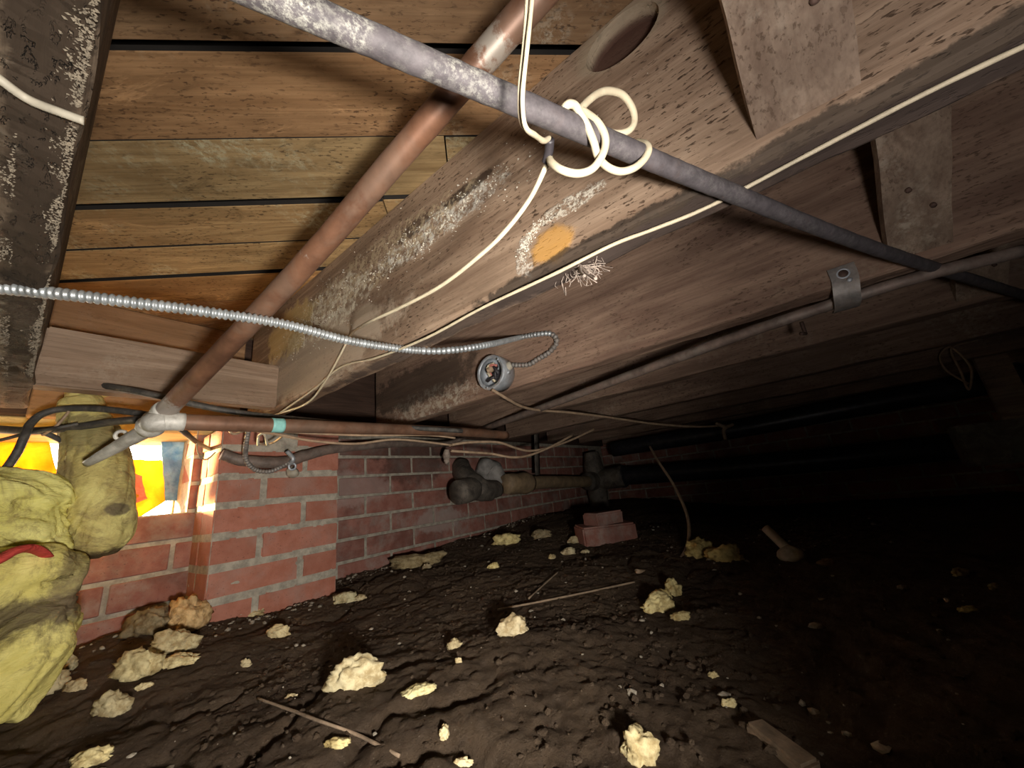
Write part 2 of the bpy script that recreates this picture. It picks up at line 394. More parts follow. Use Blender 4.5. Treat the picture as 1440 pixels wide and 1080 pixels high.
for i in range(len(edges) - 1):
    n0 = edges[i] + gaps.get(edges[i], .0015) / 2; n1 = edges[i + 1] - gaps.get(edges[i + 1], .0015) / 2
    cuts = [-2.9]
    k = i - i0
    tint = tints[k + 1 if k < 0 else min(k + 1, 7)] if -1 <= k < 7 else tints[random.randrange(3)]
    # where the board leaves the building outline
    if k == 1: cuts += [dvec.dot(PZ(627, 210, ZT))]        # butt joints seen beside the first joist
    elif k == 2: cuts += [dvec.dot(PZ(541, 290, ZT))]
    else: cuts += [random.uniform(.35, .9)]
    cuts += [cuts[-1] + 1.6, 3.6]
    for j in range(len(cuts) - 1):
        d0, d1 = cuts[j] + .0012, cuts[j + 1] - .0012
        nm = (n0 + n1) / 2
        # clip to the building's rectangle
        lo, hi = d0, d1
        for (q, dv, nv, a, b) in ((0, dvec.x, nvec.x, XW0 + .1, XW1 - .1), (1, dvec.y, nvec.y, YW0 + .1, 1.5)):
            r0 = (a - nv * nm) / dv; r1 = (b - nv * nm) / dv
            lo = max(lo, min(r0, r1)); hi = min(hi, max(r0, r1))
        if hi - lo > .08:
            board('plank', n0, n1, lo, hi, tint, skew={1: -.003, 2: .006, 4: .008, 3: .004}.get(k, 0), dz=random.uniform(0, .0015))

# ------------------------------------------------------------------ ground
def sm(x, a, b):
    t = max(0, min(1, (x - a) / (b - a))); return t * t * (3 - 2 * t)
def H0(x, y):
    h = -.224 + .062 * sm(x, .5, 1.9) * sm(y, .25, 1.2) - .05 * sm(x, 1.7, 2.8) * (1 - sm(y, .3, 1.0))
    h += .022 * math.exp(-((x - .22) ** 2 / .012 + (y - 1.22) ** 2 / .02))      # small heap against the pier
    return h
def H(x, y):
    v = Vector((x, y, 0))
    h = H0(x, y) + .014 * noise.fractal(v * 3.1 + Vector((4, 2, 1)), 1, 2, 3)
    r = 1 - abs(noise.noise(v * 7 + Vector((9, 3, 2)))) * 2
    h -= .010 * max(0, r - .72) / .28 * sm(noise.noise(v * 2.2), -.2, .3)            # trodden cracks
    h += .0045 * noise.fractal(v * 26, 1, 2, 3) + .0035 * max(0, noise.noise(v * 62)) + .0022 * noise.noise(v * 130)
    return h
def axis(lo, a, b, hi, fine, coarse):
    r = []; x = lo
    while x < hi: r.append(x); x += fine if a <= x < b else coarse
    r.append(hi); return r
gx = axis(XW0, -.12, 1.5, XW1, .0042, .03); gy = axis(YW0, -.25, 1.34, 1.36, .0046, .03)
vs = [(x, y, H(x, y)) for y in gy for x in gx]; nx = len(gx)
fs = [(j * nx + i, j * nx + i + 1, (j + 1) * nx + i + 1, (j + 1) * nx + i) for j in range(len(gy) - 1) for i in range(nx - 1)]
floor = link('floor', mesh('floor', vs, fs), M['soil']); tag(floor, kind='structure')
def G(x, y):                                             # where the sight line of a pixel meets the ground
    r = ray(x, y); d = .2
    while d < 4:
        p = r * d
        if p.z < H(p.x, p.y): break
        d += .004
    p = r * d; p.z = H(p.x, p.y); return p

# ------------------------------------------------------------------ brick walls
CH = .0710; ZJ = .0405      # course height, height of one joint
def bricks_run(parent, x0, x1, y0, y1, courses, mat, off, skip=None, L=.203, gap=.010, cuts=None):
    for c in courses:
        za = ZJ + c * CH + gap / 2; zb = ZJ + (c + 1) * CH - gap / 2
        x = x0 - (off[c % len(off)] * (L + gap)); 
        while x < x1:
            a = max(x, x0); b = min(x + L, x1)
            if b - a > .02 and not (skip and skip(a, b, za, zb)):
                if skip and (cut := getattr(skip, 'cut', None)): a, b = cut(a, b, za, zb)
                if b - a > .015:
                    j = random.uniform(-.0012, .0012)
                    o = link('brick', box_mesh('brick', (a, y0 + j, za), (b, y1, zb), .0022, 1, .0007), mat, parent)
            x += L + gap
def rough_slab(name, a, b, ax, res, amp, mat, parent=None, inset=0):
    """mortar face: a box whose faces are slightly lumpy"""
    bm = bmesh.new(); bmesh.ops.create_cube(bm, size=1); a, b = Vector(a), Vector(b)
    for v in bm.verts: v.co = Vector([(a[i] + b[i]) / 2 + v.co[i] * (b[i] - a[i]) for i in range(3)])
    for i in range(3):
        n = int((b[i] - a[i]) / res)
        if n < 1: continue
        for k in range(1, n):
            co = a.copy(); co[i] = a[i] + (b[i] - a[i]) * k / n; no = Vector((0, 0, 0)); no[i] = 1
            bmesh.ops.bisect_plane(bm, geom=bm.verts[:] + bm.edges[:] + bm.faces[:], plane_co=co, plane_no=no)
    for v in bm.verts:
        d = Vector((nz(v.co, 40, 1), nz(v.co, 40, 2), nz(v.co, 40, 3))) * amp
        for i in range(3):
            if abs(v.co[i] - a[i]) > 1e-5 and abs(v.co[i] - b[i]) > 1e-5: d[i] = 0
        v.co += d
    me = bpy.data.meshes.new(name); bm.to_mesh(me); bm.free()
    return link(name, me, mat, parent)

# far wall with the access opening
YB = 1.31; OX0, OX1, OZ0, OZ1 = -.30, .284, .0405, .243
wall = link('wall_back', mesh('wall_back', *join(*[(lambda a, b: ([(x, y, z) for x in (a[0], b[0]) for y in (a[1], b[1]) for z in (a[2], b[2])],
        [(0, 1, 3, 2), (4, 6, 7, 5), (0, 4, 5, 1), (2, 3, 7, 6), (0, 2, 6, 4), (1, 5, 7, 3)]))(a, b) for a, b in (
        ((XW0, YB + .0035, -.4), (OX0, YB + .2, .269)), ((OX0, YB + .0035, -.4), (OX1, YB + .2, OZ0 - .002)), ((OX1, YB + .0035, -.4), (XW1, YB + .2, .269)),
        ((OX0, YB + .02, .2472), (OX1, YB + .2, .266)))]), False), M['mortar']); tag(wall, kind='structure')
def sk(a, b, za, zb): return False
def cutf(a, b, za, zb):
    if zb > OZ0 + .01:
        if a < OX1 and b > OX1: return (OX1, b)
        if a < OX0 and b > OX0: return (a, OX0)
        if a >= OX0 and b <= OX1: return (0, 0)
    return (a, b)
sk.cut = cutf
bricks_run(wall, -.55, 2.7, YB, YB + .09, range(-5, 3), M['brick_old'], [.15, .65], skip=sk)
lint = link('trim_1', box_mesh('trim_1', (-.6, YB - .01, .243), (.34, YB + .2, .268), .003), M['frame']); tag(lint, kind='structure')
jam = link('trim_2', box_mesh('trim_2', (OX1 - .004, YB + .14, OZ0), (OX1 - .0005, YB + .16, .243), .001), M['frame']); tag(jam, kind='structure')
sill = link('wall_plate', box_mesh('wall_plate', (XW0, YB - .02, .268), (XW1, YB + .2, ZT + .2), .004), M['darkwood']); tag(sill, kind='structure'); sill.name = 'trim_3'
# sides that close the space
for nm, a, b in (('wall_left', (XW0 - .1, YW0, -.45), (XW0, 1.6, ZT + .2)), ('wall_right', (2.95, YW0, -.45), (3.35, 1.6, ZT + .2)), ('wall_front', (XW0, YW0 - .1, -.45), (XW1, YW0, ZT + .2))):
    o = link(nm, box_mesh(nm, a, b, 0), M['darkwood'] if nm != 'wall_right' else M['mortar']); tag(o, kind='structure')
    if nm == 'wall_right':
        for c in range(-5, 7):
            y = -1.0 + (.1 if c % 2 else 0)
            while y < 1.25:
                link('brick', box_mesh('brick', (2.945, y, ZJ + c * CH + .005), (2.99, y + .203, ZJ + (c + 1) * CH - .005), .002), M['brick_old'], o); y += .213

# brick pier
px0, px1, py0 = .300, .606, 1.15
pier = empty('brick_pier', (.45, 1.23, -.25), 'red brick pier under the first lit joist, beside the bright opening', 'pier')
rough_slab('mortar_core', (px0 + .002, py0 + .0018, -.36), (px1 - .002, YB + .004, .236), 0, .012, .0022, M['mortar'], pier)
for c in range(-5, 3):
    za = ZJ + c * CH + .0065; zb = ZJ + (c + 1) * CH - .0065
    if c == 2: zb = .236
    half_first = c % 2 == 0
    xs = [(px0, px0 + .098), (px0 + .108, px1)] if half_first else [(px0, px0 + .200), (px0 + .211, px1)]
    for a, b in xs:
        if c == 2 and b == px1: a = px0 + .13 + .05
        o = link('brick', box_mesh('brick', (a, py0 + random.uniform(-.001, .001), za), (b, py0 + .088, zb), .0028, 2, .0011), M['brick'], pier)
    # left side: header ends with broken core holes
    link('brick', box_mesh('brick', (px0 + random.uniform(-.001, .0005), py0 + .096, za), (px0 + .09, YB - .002, zb), .0028, 2, .001), M['brick'], pier)
shim = link('shim', box_mesh('shim', (px0 + .02, py0 - .0, .237), (px1 - .1, py0 + .15, .2595), .002), M['frame'], pier)  # brighter wood colour stands in for sunlight spilling over the pier top

# ------------------------------------------------------------------ joists
def joist(name, x0, x1, mat, label, y0=-1.75, y1=1.2, zb=ZB, seed=0, rough=1.0, hole=None, ny=150, group=None):
    vs = []; fs = []; sec = []
    h = ZT - zb
    for z in (1, .8, .6, .45, .3, .18, .1, .05, .02): sec.append((0, zb + h * z * .999))
    sec += [(.06, zb + .0015), (.15, zb), (.4, zb), (.7, zb), (.88, zb), (.97, zb + .002)]
    for z in (.02, .08, .2, .5, 1): sec.append((1, zb + h * z * .999))
    m = len(sec)
    for i in range(ny + 1):
        y = y0 + (y1 - y0) * i / ny
        for (u, z) in sec:
            x = x0 + (x1 - x0) * u
            k = 1 if z < ZT - .01 else 0
            amp = .0016 if abs(z - zb) > .01 else .0038
            q = (x * 3, y, z * 3)
            vs.append((x + k * amp * rough * nz(q, 9, seed), y, z + k * amp * .8 * rough * nz(q, 13, seed + 4) + k * .0012 * rough * nz((x, y, z), 60, seed)))
    for i in range(ny):
        for k in range(m):
            a = i * m + k; b = i * m + (k + 1) % m; fs.append((a, a + m, b + m, b))
    fs += [tuple(range(m)), tuple(ny * m + k for k in range(m - 1, -1, -1))]
    o = link(name, mesh(name, vs, fs, False), mat)
    tag(o, label, 'joist', group)
    return o
j1 = joist('floor_joist', .366, .416, M['joist_a'], 'pale brown joist with orange patch and white mould, cream cable along its edge', seed=2, y0=-1.6)
j2 = joist('floor_joist', .772, .822, M['joist_b'], 'brown joist that carries the round metal junction box', seed=3)
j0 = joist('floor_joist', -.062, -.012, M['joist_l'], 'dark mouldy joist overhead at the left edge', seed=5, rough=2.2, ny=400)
labs = ['dim joist just behind the sloping conduit, right of the junction box joist', 'fourth joist in from the lit one, mostly in the dark', 'dark joist above the black drain pipes', 'unlit joist far at the right', 'last unlit joist before the right wall']
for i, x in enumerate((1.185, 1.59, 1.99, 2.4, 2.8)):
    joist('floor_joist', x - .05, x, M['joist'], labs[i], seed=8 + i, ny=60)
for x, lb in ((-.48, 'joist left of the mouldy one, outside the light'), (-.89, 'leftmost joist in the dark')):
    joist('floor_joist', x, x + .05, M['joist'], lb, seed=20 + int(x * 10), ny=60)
# hole bored in the first joist
cut = bpy.data.meshes.new('cut'); bm = bmesh.new()
bmesh.ops.create_cone(bm, cap_ends=True, segments=40, radius1=1, radius2=1, depth=1)
for v in bm.verts:
    a, b, c = v.co; v.co = Vector((.366 + c * .05, .046 + a * .046, .512 + b * .034))
bm.to_mesh(cut); bm.free()
co_ = bpy.data.objects.new('cutter', cut); COL.objects.link(co_)
md = j1.modifiers.new('hole', 'BOOLEAN'); md.object = co_; md.operation = 'DIFFERENCE'; md.solver = 'EXACT'
bpy.context.view_layer.update()
dg = bpy.context.evaluated_depsgraph_get()
me2 = bpy.data.meshes.new_from_object(j1.evaluated_get(dg)); j1.modifiers.clear(); j1.data = me2
bpy.data.objects.remove(co_)
# spray of small splinters and mould tufts
def tufts(name, parent, spots, mat, smin, smax):
    vs = []; fs = []
    for p, nrm in spots:
        s = random.uniform(smin, smax); a = random.uniform(0, 6.28)
        t = Vector((math.cos(a), math.sin(a), random.uniform(-.4, .4))); t -= nrm * t.dot(nrm); t.normalize(); w = t.cross(nrm)
        o = len(vs); q = Vector(p)
        vs += [q - t * s, q + w * s * .5, q + t * s, q - w * s * .5, q + nrm * s * random.uniform(.5, 1.6)]
        fs += [(o, o + 1, o + 4), (o + 1, o + 2, o + 4), (o + 2, o + 3, o + 4), (o + 3, o, o + 4)]
    o = link(name, mesh(name, vs, fs, False), mat, parent); o['kind'] = 'stuff'; return o
sp = []
for i in range(11000):
    y = random.uniform(.08, 1.0); x = random.choice([-.012 - abs(random.gauss(0, .004)), -.036 - abs(random.gauss(0, .012)), -.05 - abs(random.gauss(0, .008))])
    if noise.noise(Vector((x * 60, y * 9, 0))) > -.2: sp.append(((max(-.061, x), y, ZB + .001), Vector((0, 0, -1))))
M['tuft'] = plain('mould_tuft', (.20, .165, .12), 1, 0, .3, 90, .2, .001)
tufts('mould_tufts', j0, sp, M['tuft'], .0004, .0014)
sp = []
for i in range(1500):
    y = random.gauss(.40, .10); z = .44 + random.gauss(0, .018)
    if noise.noise(Vector((5, y * 30, z * 50))) > .0: sp.append(((.3657, y, z), Vector((-1, 0, 0))))
for i in range(1500):
    y = random.gauss(.78, .12); z = .43 + random.gauss(0, .04)
    if noise.noise(Vector((5, y * 22, z * 40))) > .05: sp.append(((.3657, y, min(z, .54)), Vector((-1, 0, 0))))
for i in range(300):
    a = random.gauss(-.7, .45); r = random.gauss(.044, .004); sp.append(((.3657, .180 - math.sin(a) * r * 1.1 , .288 + math.cos(a) * r * .95), Vector((-1, 0, 0))))
M['whitetuft'] = plain('white_mould', (.62, .58, .48), 1, 0, .3, 90, .2, .001)
tufts('white_mould', j1, sp, M['whitetuft'], .0006, .0019)

# blocking board between the first two joists
rim_ = link('rim_board', box_mesh('rim_board', (-.012, 1.262, .262), (.366, 1.288, .5495), .002), M['rimwood']); tag(rim_, 'orange-brown rim board seen above the pale blocking board', 'board')
blk = link('blocking_board', box_mesh('blocking_board', (-.012, 1.0, .262), (.366, 1.04, .372), .003, 2, .001), M['block'])
tag(blk, 'pale blocking board nailed across between the two joists near the opening', 'blocking')

# cross bridging
def bridging(xl, xr, y0, y1, z_lo, z_hi, label, group=None):
    e = empty('cross_bridging', ((xl + xr) / 2, (y0 + y1) / 2, z_lo), label, 'bridging')
    th = .02
    nm = Vector((z_hi - z_lo, 0, xr - xl)).normalized() if True else None
    # board from the bottom of the right joist up to the top of the left joist
    a = Vector((xr, 0, z_lo)); b = Vector((xl, 0, z_hi)); n = Vector((-(b - a).z, 0, (b - a).x)).normalized()
    if n.z < 0: n = -n
    nseg = 14; vs = []; fs = []
    for i in range(nseg + 1):
        p = a.lerp(b, i / nseg)
        for (yy, tt) in ((y0, 0), (y0, 1), (y1, 1), (y1, 0)):
            q = p + n * th * tt
            if i == 0: q.x = xr
            if i == nseg: q.x = xl
            vs.append((q.x, yy + .0015 * nz((p.x, yy, p.z), 20), q.z))
    for i in range(nseg):
        for k in range(4):
            c = i * 4 + k; d = i * 4 + (k + 1) % 4; fs.append((c, c + 4, d + 4, d))
    fs += [(0, 1, 2, 3), (nseg * 4 + 3, nseg * 4 + 2, nseg * 4 + 1, nseg * 4)]
    bq = link('brace', mesh('brace', vs, fs, False), M['brace_x'], e)
    for (f, g) in ((.16, .28), (.24, .62)):
        p = a.lerp(b, f); y = y0 + (y1 - y0) * g
        link('nail', mesh('nail', *sweep([Vector((p.x, y, p.z)) + n * .002, Vector((p.x, y, p.z)) - n * .005, Vector((p.x, y, p.z)) - n * .0052], [.0032, .0032, .001], 10)), M['nail'], bq)
    return e
M['brace_x'] = wood('bridging_board_wood', (.17, .115, .08), (.34, .255, .185), 0, .6, .6, (.5, .44, .34), grain=.6)
bridging(-.012, .366, -.112, -.039, .282, .535, 'angled bridging board nailed to the pale joist at the top of the photo')
bridging(.416, .772, -.247, -.179, .272, .535, 'dim angled bridging board against the junction box joist')
bridging(.822, 1.135, -.40, -.33, .272, .535, 'faint third bridging board in the dark beyond the sloping conduit')

# ------------------------------------------------------------------ pipes
def straight(pts, n=40): 
    pts = [Vector(p) for p in pts]; out = []
    for a, b in zip(pts, pts[1:]): out += line(a, b, n)[:-1]
    return out + [pts[-1]]
g_pts = [(-.16, .235, .247), (.057, .133, .247), (.146, .091, .247), (.332, .002, .247), (.60, -.133, .247), (.95, -.325, .247), (1.3, -.52, .247)]
g_pts = [(x * .2515 / .235, y * .2515 / .235, .2515) for x, y, z in g_pts]
gp = tube('steel_pipe', g_pts, .0083, M['steel'], None, 24, 30, disp=.0005, dscale=130)
tag(gp, 'grey steel pipe crossing under the joists with cream cord knotted round it', 'pipe')

cop = empty('copper_pipe', (.128, .79, .16), 'diagonal copper pipe sloping down from the top to the white stub by the opening', 'pipe')
c0, c1, c2 = P(205, 607, .60), P(420, 380, .475), P(775, -25, .325)
cdir = (c2 - c0).normalized(); cend = c2 + cdir * .35
R1 = .0138
def copper_flecked():
    k = N('flecked_copper'); a = k.noise(14, 5, .65)
    col = k.mix(k.ss(a, .3, .7), (.11, .052, .03), (.25, .12, .068))
    d = k.math('MULTIPLY', k.ss(k.noise(9, 5, .75, None, .5), .45, .62), .35); col = k.mix(d, col, (.26, .19, .14))
    for p, rr, cc in ((c1.lerp(c2, .075), .009, (.60, .62, .58)), (c1.lerp(c2, .02), .006, (.62, .55, .48)), (c1.lerp(c2, .83), .016, (.42, .38, .32)), (c0.lerp(c1, .42), .007, (.42, .36, .3)), (c0.lerp(c1, .16), .03, (.40, .36, .32))):
        col = k.mix(k.math('MULTIPLY', k.mask(tuple(p), (rr * 1.3, rr * 1.3, rr * 1.3), noi=.35, ns=130), .8), col, cc)
    return k.out(col, k.bump(k.noise(70, 4, .7), .15, .0006), .5, .3)
M['copper_f'] = copper_flecked()
tube('pipe_run', [c0.lerp(c1, .12), c1 + Vector((0, 0, -.001)), c1.lerp(c2, .5) , c2, cend], R1, M['copper_f'], cop, 28, 16, disp=.0005, dscale=40)
# solder marks
for t in ((428, 347), (412, 362)):
    pass
# lower fitting and white stub
e0 = c0.lerp(c1, .17); e1 = c0.lerp(c1, .02)
path = line(e0, e1, 14)
fit = tube('tee_fitting', path, radlist(15, [.0160, .0172, .0158, .0158, .0182, .0158, .0190, .0165]), M['whitepipe'], cop, 24, 0)
stub_end = P(122, 652, .60)
tube('white_stub', [e1, e1.lerp(stub_end, .5), stub_end], radlist(17, [.0125, .0105, .0090, .0060]), M['whitepipe'], cop, 20, 8, disp=.0006, dscale=60)
# ring on the fitting
def torus(name, c, ax, R, r, mat, parent, seg=28, s2=10):
    ax = Vector(ax).normalized(); u = ax.orthogonal().normalized(); w = ax.cross(u)
    vs = []; fs = []
    for i in range(seg):
        a = 2 * PI * i / seg; d = u * math.cos(a) + w * math.sin(a)
        for k in range(s2):
            b = 2 * PI * k / s2; vs.append(Vector(c) + d * (R + r * math.cos(b)) + ax * r * math.sin(b))
    for i in range(seg):
        for k in range(s2):
            a = i * s2 + k; b = i * s2 + (k + 1) % s2; c2_ = ((i + 1) % seg) * s2
            fs.append((a, b, c2_ + (k + 1) % s2, c2_ + k))
    return link(name, mesh(name, vs, fs), mat, parent)
torus('drain_ring', P(170, 612, .60), ray(170, 612) + Vector((-.3, 0, .1)), .0065, .0028, M['whitepipe'], cop)
# small white solder marks on the copper
for (x, y, dpt, s) in ((430, 345, .464, .0046), (418, 360, .470, .0034), (700, 50, .345, .0030), (330, 470, .52, .003)):
    q = P(x, y, dpt); ax = (c1 - c0).normalized()
    pass

hc0 = PY(222, 592, .765); hc1 = PY(380, 598, .765); hc2 = PY(640, 607, .765); hc3 = PY(712, 612, .765)
hp = empty('copper_pipe', hc0, 'horizontal copper pipe with teal paint spot running in front of the brick pier', 'pipe')
tube('pipe_run', [hc0, hc1, hc2, hc3], .0132, M['copper'], hp, 24, 14, disp=.0005, dscale=40)
tube('solder_joint', line(hc0 + (hc1 - hc0) * .02, hc0.lerp(hc1, .2), 6), .0142, M['whitepipe'], hp, 20, 0, disp=.0008, dscale=90)
tube('paint_spot', line(PY(381, 598, .765), PY(398, 598.6, .765), 5), .0137, M['teal'], hp, 20, 0, disp=.0004)
tube('connecting_elbow', [c0.lerp(c1, .08), PY(215, 594, .77), hc0.lerp(hc1, .06)], .0150, M['whitepipe'], hp, 20, 8)

# sloping conduit: along the pier, then up to the right under the joists
sl = empty('sloping_conduit', PY(480, 630, 1.05), 'brown conduit from in front of the pier rising right beneath the dim joists', 'conduit')
slp = [PY(312, 639, 1.10), PY(345, 648, 1.10), PY(400, 650, 1.10), PY(428, 641, 1.10), PY(473, 631, 1.10), PY(560, 624, 1.12), PY(628, 624, 1.15), PZ(660, 611, .244), PZ(760, 574, .244), PZ(1000, 486, .244), PZ(1160, 431, .244), PZ(1290, 390, .244), PZ(1440, 352, .244)]
tube('conduit_run', slp, radlist(12 * 10 + 1, [.013, .014, .0155, .0155, .0135, .0125, .0115, .0115, .0112, .0105, .0095, .009, .009]), M['lead'], sl, 16, 10, disp=.0012, dscale=60)
# strap holding it to joist b
st = empty('pipe_strap', PX(1185, 400, .768), 'bright metal pipe strap with a hole, nailed low on the junction box joist', 'strap')
def strip(pts, w, th, wdir):
    vs = []; fs = []; wd = Vector(wdir).normalized()
    for i, p in enumerate(pts):
        t = (pts[min(i + 1, len(pts) - 1)] - pts[max(i - 1, 0)]).normalized(); n = t.cross(wd).normalized()
        for a, b in ((-.5, -.5), (.5, -.5), (.5, .5), (-.5, .5)): vs.append(p + wd * w * a + n * th * b)
    for i in range(len(pts) - 1):
        for k in range(4):
            a = i * 4 + k; b = i * 4 + (k + 1) % 4; fs.append((a, b, b + 4, a + 4))
    e = len(pts) * 4; fs += [(3, 2, 1, 0), (e - 4, e - 3, e - 2, e - 1)]
    return vs, fs
s0 = PX(1186, 386, .766)
sy = s0.y
pts = [Vector((.7665, sy, .290)), Vector((.7655, sy, .270)), Vector((.7665, sy + .002, .256)), Vector((.772, sy + .004, .243)), Vector((.785, sy + .005, .232)), Vector((.803, sy + .006, .229)), Vector((.822, sy + .006, .233))]
me = mesh('strap_band', *strip(catmull(pts, 5), .034, .002, (0, 1, 0)), False)
band = link('strap_band', me, M['dullgalv'], st)
torus('strap_hole_rim', (.7652, sy, .276), (1, 0, 0), .0075, .0015, M['zinc'], band)
link('strap_hole', mesh('strap_hole', *sweep([Vector((.7659, sy, .276)), Vector((.7645, sy, .276))], .007, 18)), M['nail'], band)
link('nail', mesh('nail', *sweep([Vector((.768, sy - .004, .262)), Vector((.7618, sy - .004, .262)), Vector((.7612, sy - .004, .262))], [.0035, .0035, .001], 10)), M['zinc'], st)
# nail below joist c
np_ = PZ(1133, 470, .235)
tag(link('bent_nail', mesh('bent_nail', *join(sweep(catmull([Vector((np_.x + .0, np_.y, .262)), Vector((np_.x, np_.y, .245)), np_ + Vector((0, 0, 0))], 5), .0035, 8), sweep(catmull([np_ + Vector((0, 0, .001)), np_ + Vector((-.015, .008, 0))], 3), .0035, 8))), M['nail']),
    'rusty bent nail hanging below the dim joist left of the strap', 'nail')

# black drain pipes
def hubpipe(label, pts, r, hubs, mat=M['castiron']):
    e = empty('drain_pipe', pts[0], label, 'pipe')
    tube('pipe_run', pts, r, mat, e, 28, 12, disp=.001, dscale=30)
    ps = [Vector(p) for p in pts]
    for t in hubs:
        c = ps[0].lerp(ps[-1], t); d = (ps[-1] - ps[0]).normalized()
        tube('pipe_hub', line(c - d * .05, c + d * .05, 8), radlist(9, [r * 1.1, r * 1.32, r * 1.28, r * 1.28, r * 1.36, r * 1.1]), mat, e, 28, 0)
    return e
hubpipe('upper of the two black drain pipes at the right', [PX(862, 632, 2.36), PX(1040, 603, 2.36), PX(1240, 565, 2.36), PX(1440, 530, 2.36)], .047, [.98])
hubpipe('lower of the two black drain pipes at the right', [PX(850, 672, 2.40), PX(1100, 652, 2.40), PX(1340, 628, 2.40), PX(1430, 618, 2.4)], .055, [.06])
tee = empty('drain_tee', PX(838, 690, 2.36), 'dusty black tee fitting where the tan pipe meets the black drains', 'pipe fitting')
q = PX(838, 676, 2.38)
tube('tee_body', [q + Vector((0, 0, .19)), q + Vector((0, 0, .09)), q, q + Vector((0, 0, -.10)), q + Vector((0, 0, -.21))], radlist(33, [.05, .065, .07, .065, .05]), M['rustiron'], tee, 24, 8, disp=.004, dscale=30)
tube('tee_branch', [q + Vector((-.13, .0, 0)), q + Vector((-.02, 0, 0))], radlist(9, [.055, .062, .06]), M['rustiron'], tee, 24, 8, disp=.003, dscale=30)
tube('tee_sleeve', [q + Vector((0, -.02, 0)), q + Vector((.0, -.2, .01))], .066, M['rustiron'], tee, 24, 8, disp=.003, dscale=30)
yc = 1.13
cl = empty('clay_pipe', PY(725, 680, yc), 'short tan drain pipe with a collar between the wall elbow and the black tee', 'pipe')
tube('pipe_run', [PY(728, 681, yc), PY(770, 678, yc), q + Vector((-.1, .0, .0))], .034, M['clay'], cl, 24, 12, disp=.001, dscale=30)
tube('collar', line(PY(711, 681, yc), PY(744, 679, yc), 10), radlist(11, [.044, .05, .05, .048, .052, .054, .046]), M['clay'], cl, 26, 0, disp=.0015, dscale=40)
el = empty('wall_elbow', PY(660, 690, 1.2), 'rusty black elbow fitting on the brick wall left of the tan pipe', 'pipe fitting')
tube('elbow_body', [PY(697, 688, yc), PY(682, 690, yc - .02), PY(668, 684, yc - .01), PY(655, 672, yc + .05), PY(648, 655, yc + .15)], radlist(33, [.036, .045, .05, .046, .04]), M['rustiron'], el, 22, 8, disp=.006, dscale=28)
tube('elbow_mouth', [PY(668, 687, yc - .02), PY(644, 693, yc - .03)], radlist(9, [.042, .05, .048]), M['rustiron'], el, 22, 8, disp=.004, dscale=36)
tube('cement_lump', [PY(672, 655, 1.26), PY(692, 664, 1.22), PY(704, 684, 1.17)], radlist(17, [.03, .055, .062, .045, .03]), M['cement'], el, 18, 8, disp=.012, dscale=20)
hs = link('hanger_strap', mesh('hanger_strap', *strip(line(PY(754, 598, 1.10), PY(756, 668, 1.10), 6), .045, .003, (1, 0, .05))), M['rustiron'])
tag(hs, 'flat metal hanger strap dropping to the tan drain pipe', 'strap')

# dark box and brace at the right edge
bxp = PX(1400, 622, 2.0)
bx = link('hanging_block', box_mesh('hanging_block', bxp - Vector((.05, .085, .07)), bxp + Vector((.05, .085, .07)), .006, 2, .003), M['rustiron'])
tag(bx, 'dark grey block hanging at the end of the black drain pipes at the right edge', 'block')
br = link('hanging_brace', mesh('hanging_brace', *strip(line(PX(1375, 470, 1.98), PX(1450, 620, 1.98), 6), .075, .02, (0, 1, .1)), False), M['brace'])
tag(br, 'dim board slanting down at the right edge beside the wire loop', 'board')

# ------------------------------------------------------------------ junction box and armoured cable
BX = PX(706, 526, .772); BX = Vector((.772, BX.y + .004, .307))
jb = empty('junction_box', BX, 'open round metal junction box with loose wires on the side of a joist', 'junction box')
rB, dB = .048, .045
seg = 36; vs = []; fs = []
prof = [(0, rB * .0), (0, rB), (dB, rB * 1.0), (dB + .001, rB * .98), (dB + .001, rB * .80), (dB - .003, rB * .80), (dB - .004, rB * .93), (.003, rB * .93), (.003, 0.0001)]
for (h, r) in prof:
    for k in range(seg):
        a = 2 * PI * k / seg; vs.append((BX.x - h, BX.y + r * math.cos(a), BX.z + r * math.sin(a)))
for i in range(len(prof) - 1):
    for k in range(seg):
        a = i * seg + k; b = i * seg + (k + 1) % seg; fs.append((a, b, b + seg, a + seg))
me = mesh('box_body', vs, fs); 
bb = link('box_body', me, M['zinc'], jb)
for a in (2.4, -1.2):
    link('screw', mesh('screw', *sweep([BX + Vector((-dB - .0008, math.cos(a) * rB * .87, math.sin(a) * rB * .87)), BX + Vector((-dB - .0035, math.cos(a) * rB * .87, math.sin(a) * rB * .87))], .004, 10)), M['zinc'], bb)
for k in range(7):
    a = random.uniform(0, 6.28)
    tube('loose_wire', [BX + Vector((-.008, math.cos(a) * .025, math.sin(a) * .025)), BX + Vector((-.03, math.cos(a + 1.3) * .02, math.sin(a + 1.3) * .02)), BX + Vector((-.046, math.cos(a + 2.4) * .018, math.sin(a + 2.4) * .018)), BX + Vector((-.040, math.cos(a + 3.2) * .026, math.sin(a + 3.2) * .026))],
         .0038, M['redwire'] if k == 2 else (M['cream'] if k in (4,) else M['blacktape']), jb, 8, 6)
tube('wire_nut', [BX + Vector((-.035, -.006, .012)), BX + Vector((-.052, .006, .004))], radlist(7, [.007, .009, .005]), M['tan'], jb, 10, 6)
def ribs(pitch, depth):
    def f(i, s, a): return 1 - depth * (.5 + .5 * math.cos(2 * PI * s / pitch)) 
    return f
def armour(name, pts, r, mat, parent, n=60, pitch=.0062):
    path = catmull(pts, n); return link(name, mesh(name, *sweep(path, r, 12, ribs(pitch, .26))), mat, parent)
ac = empty('armoured_cable', (.19, .507, .25), 'silver ribbed armoured cable crossing from the left edge to the junction box', 'cable')
conn = BX + Vector((-.022, -.052, .010))
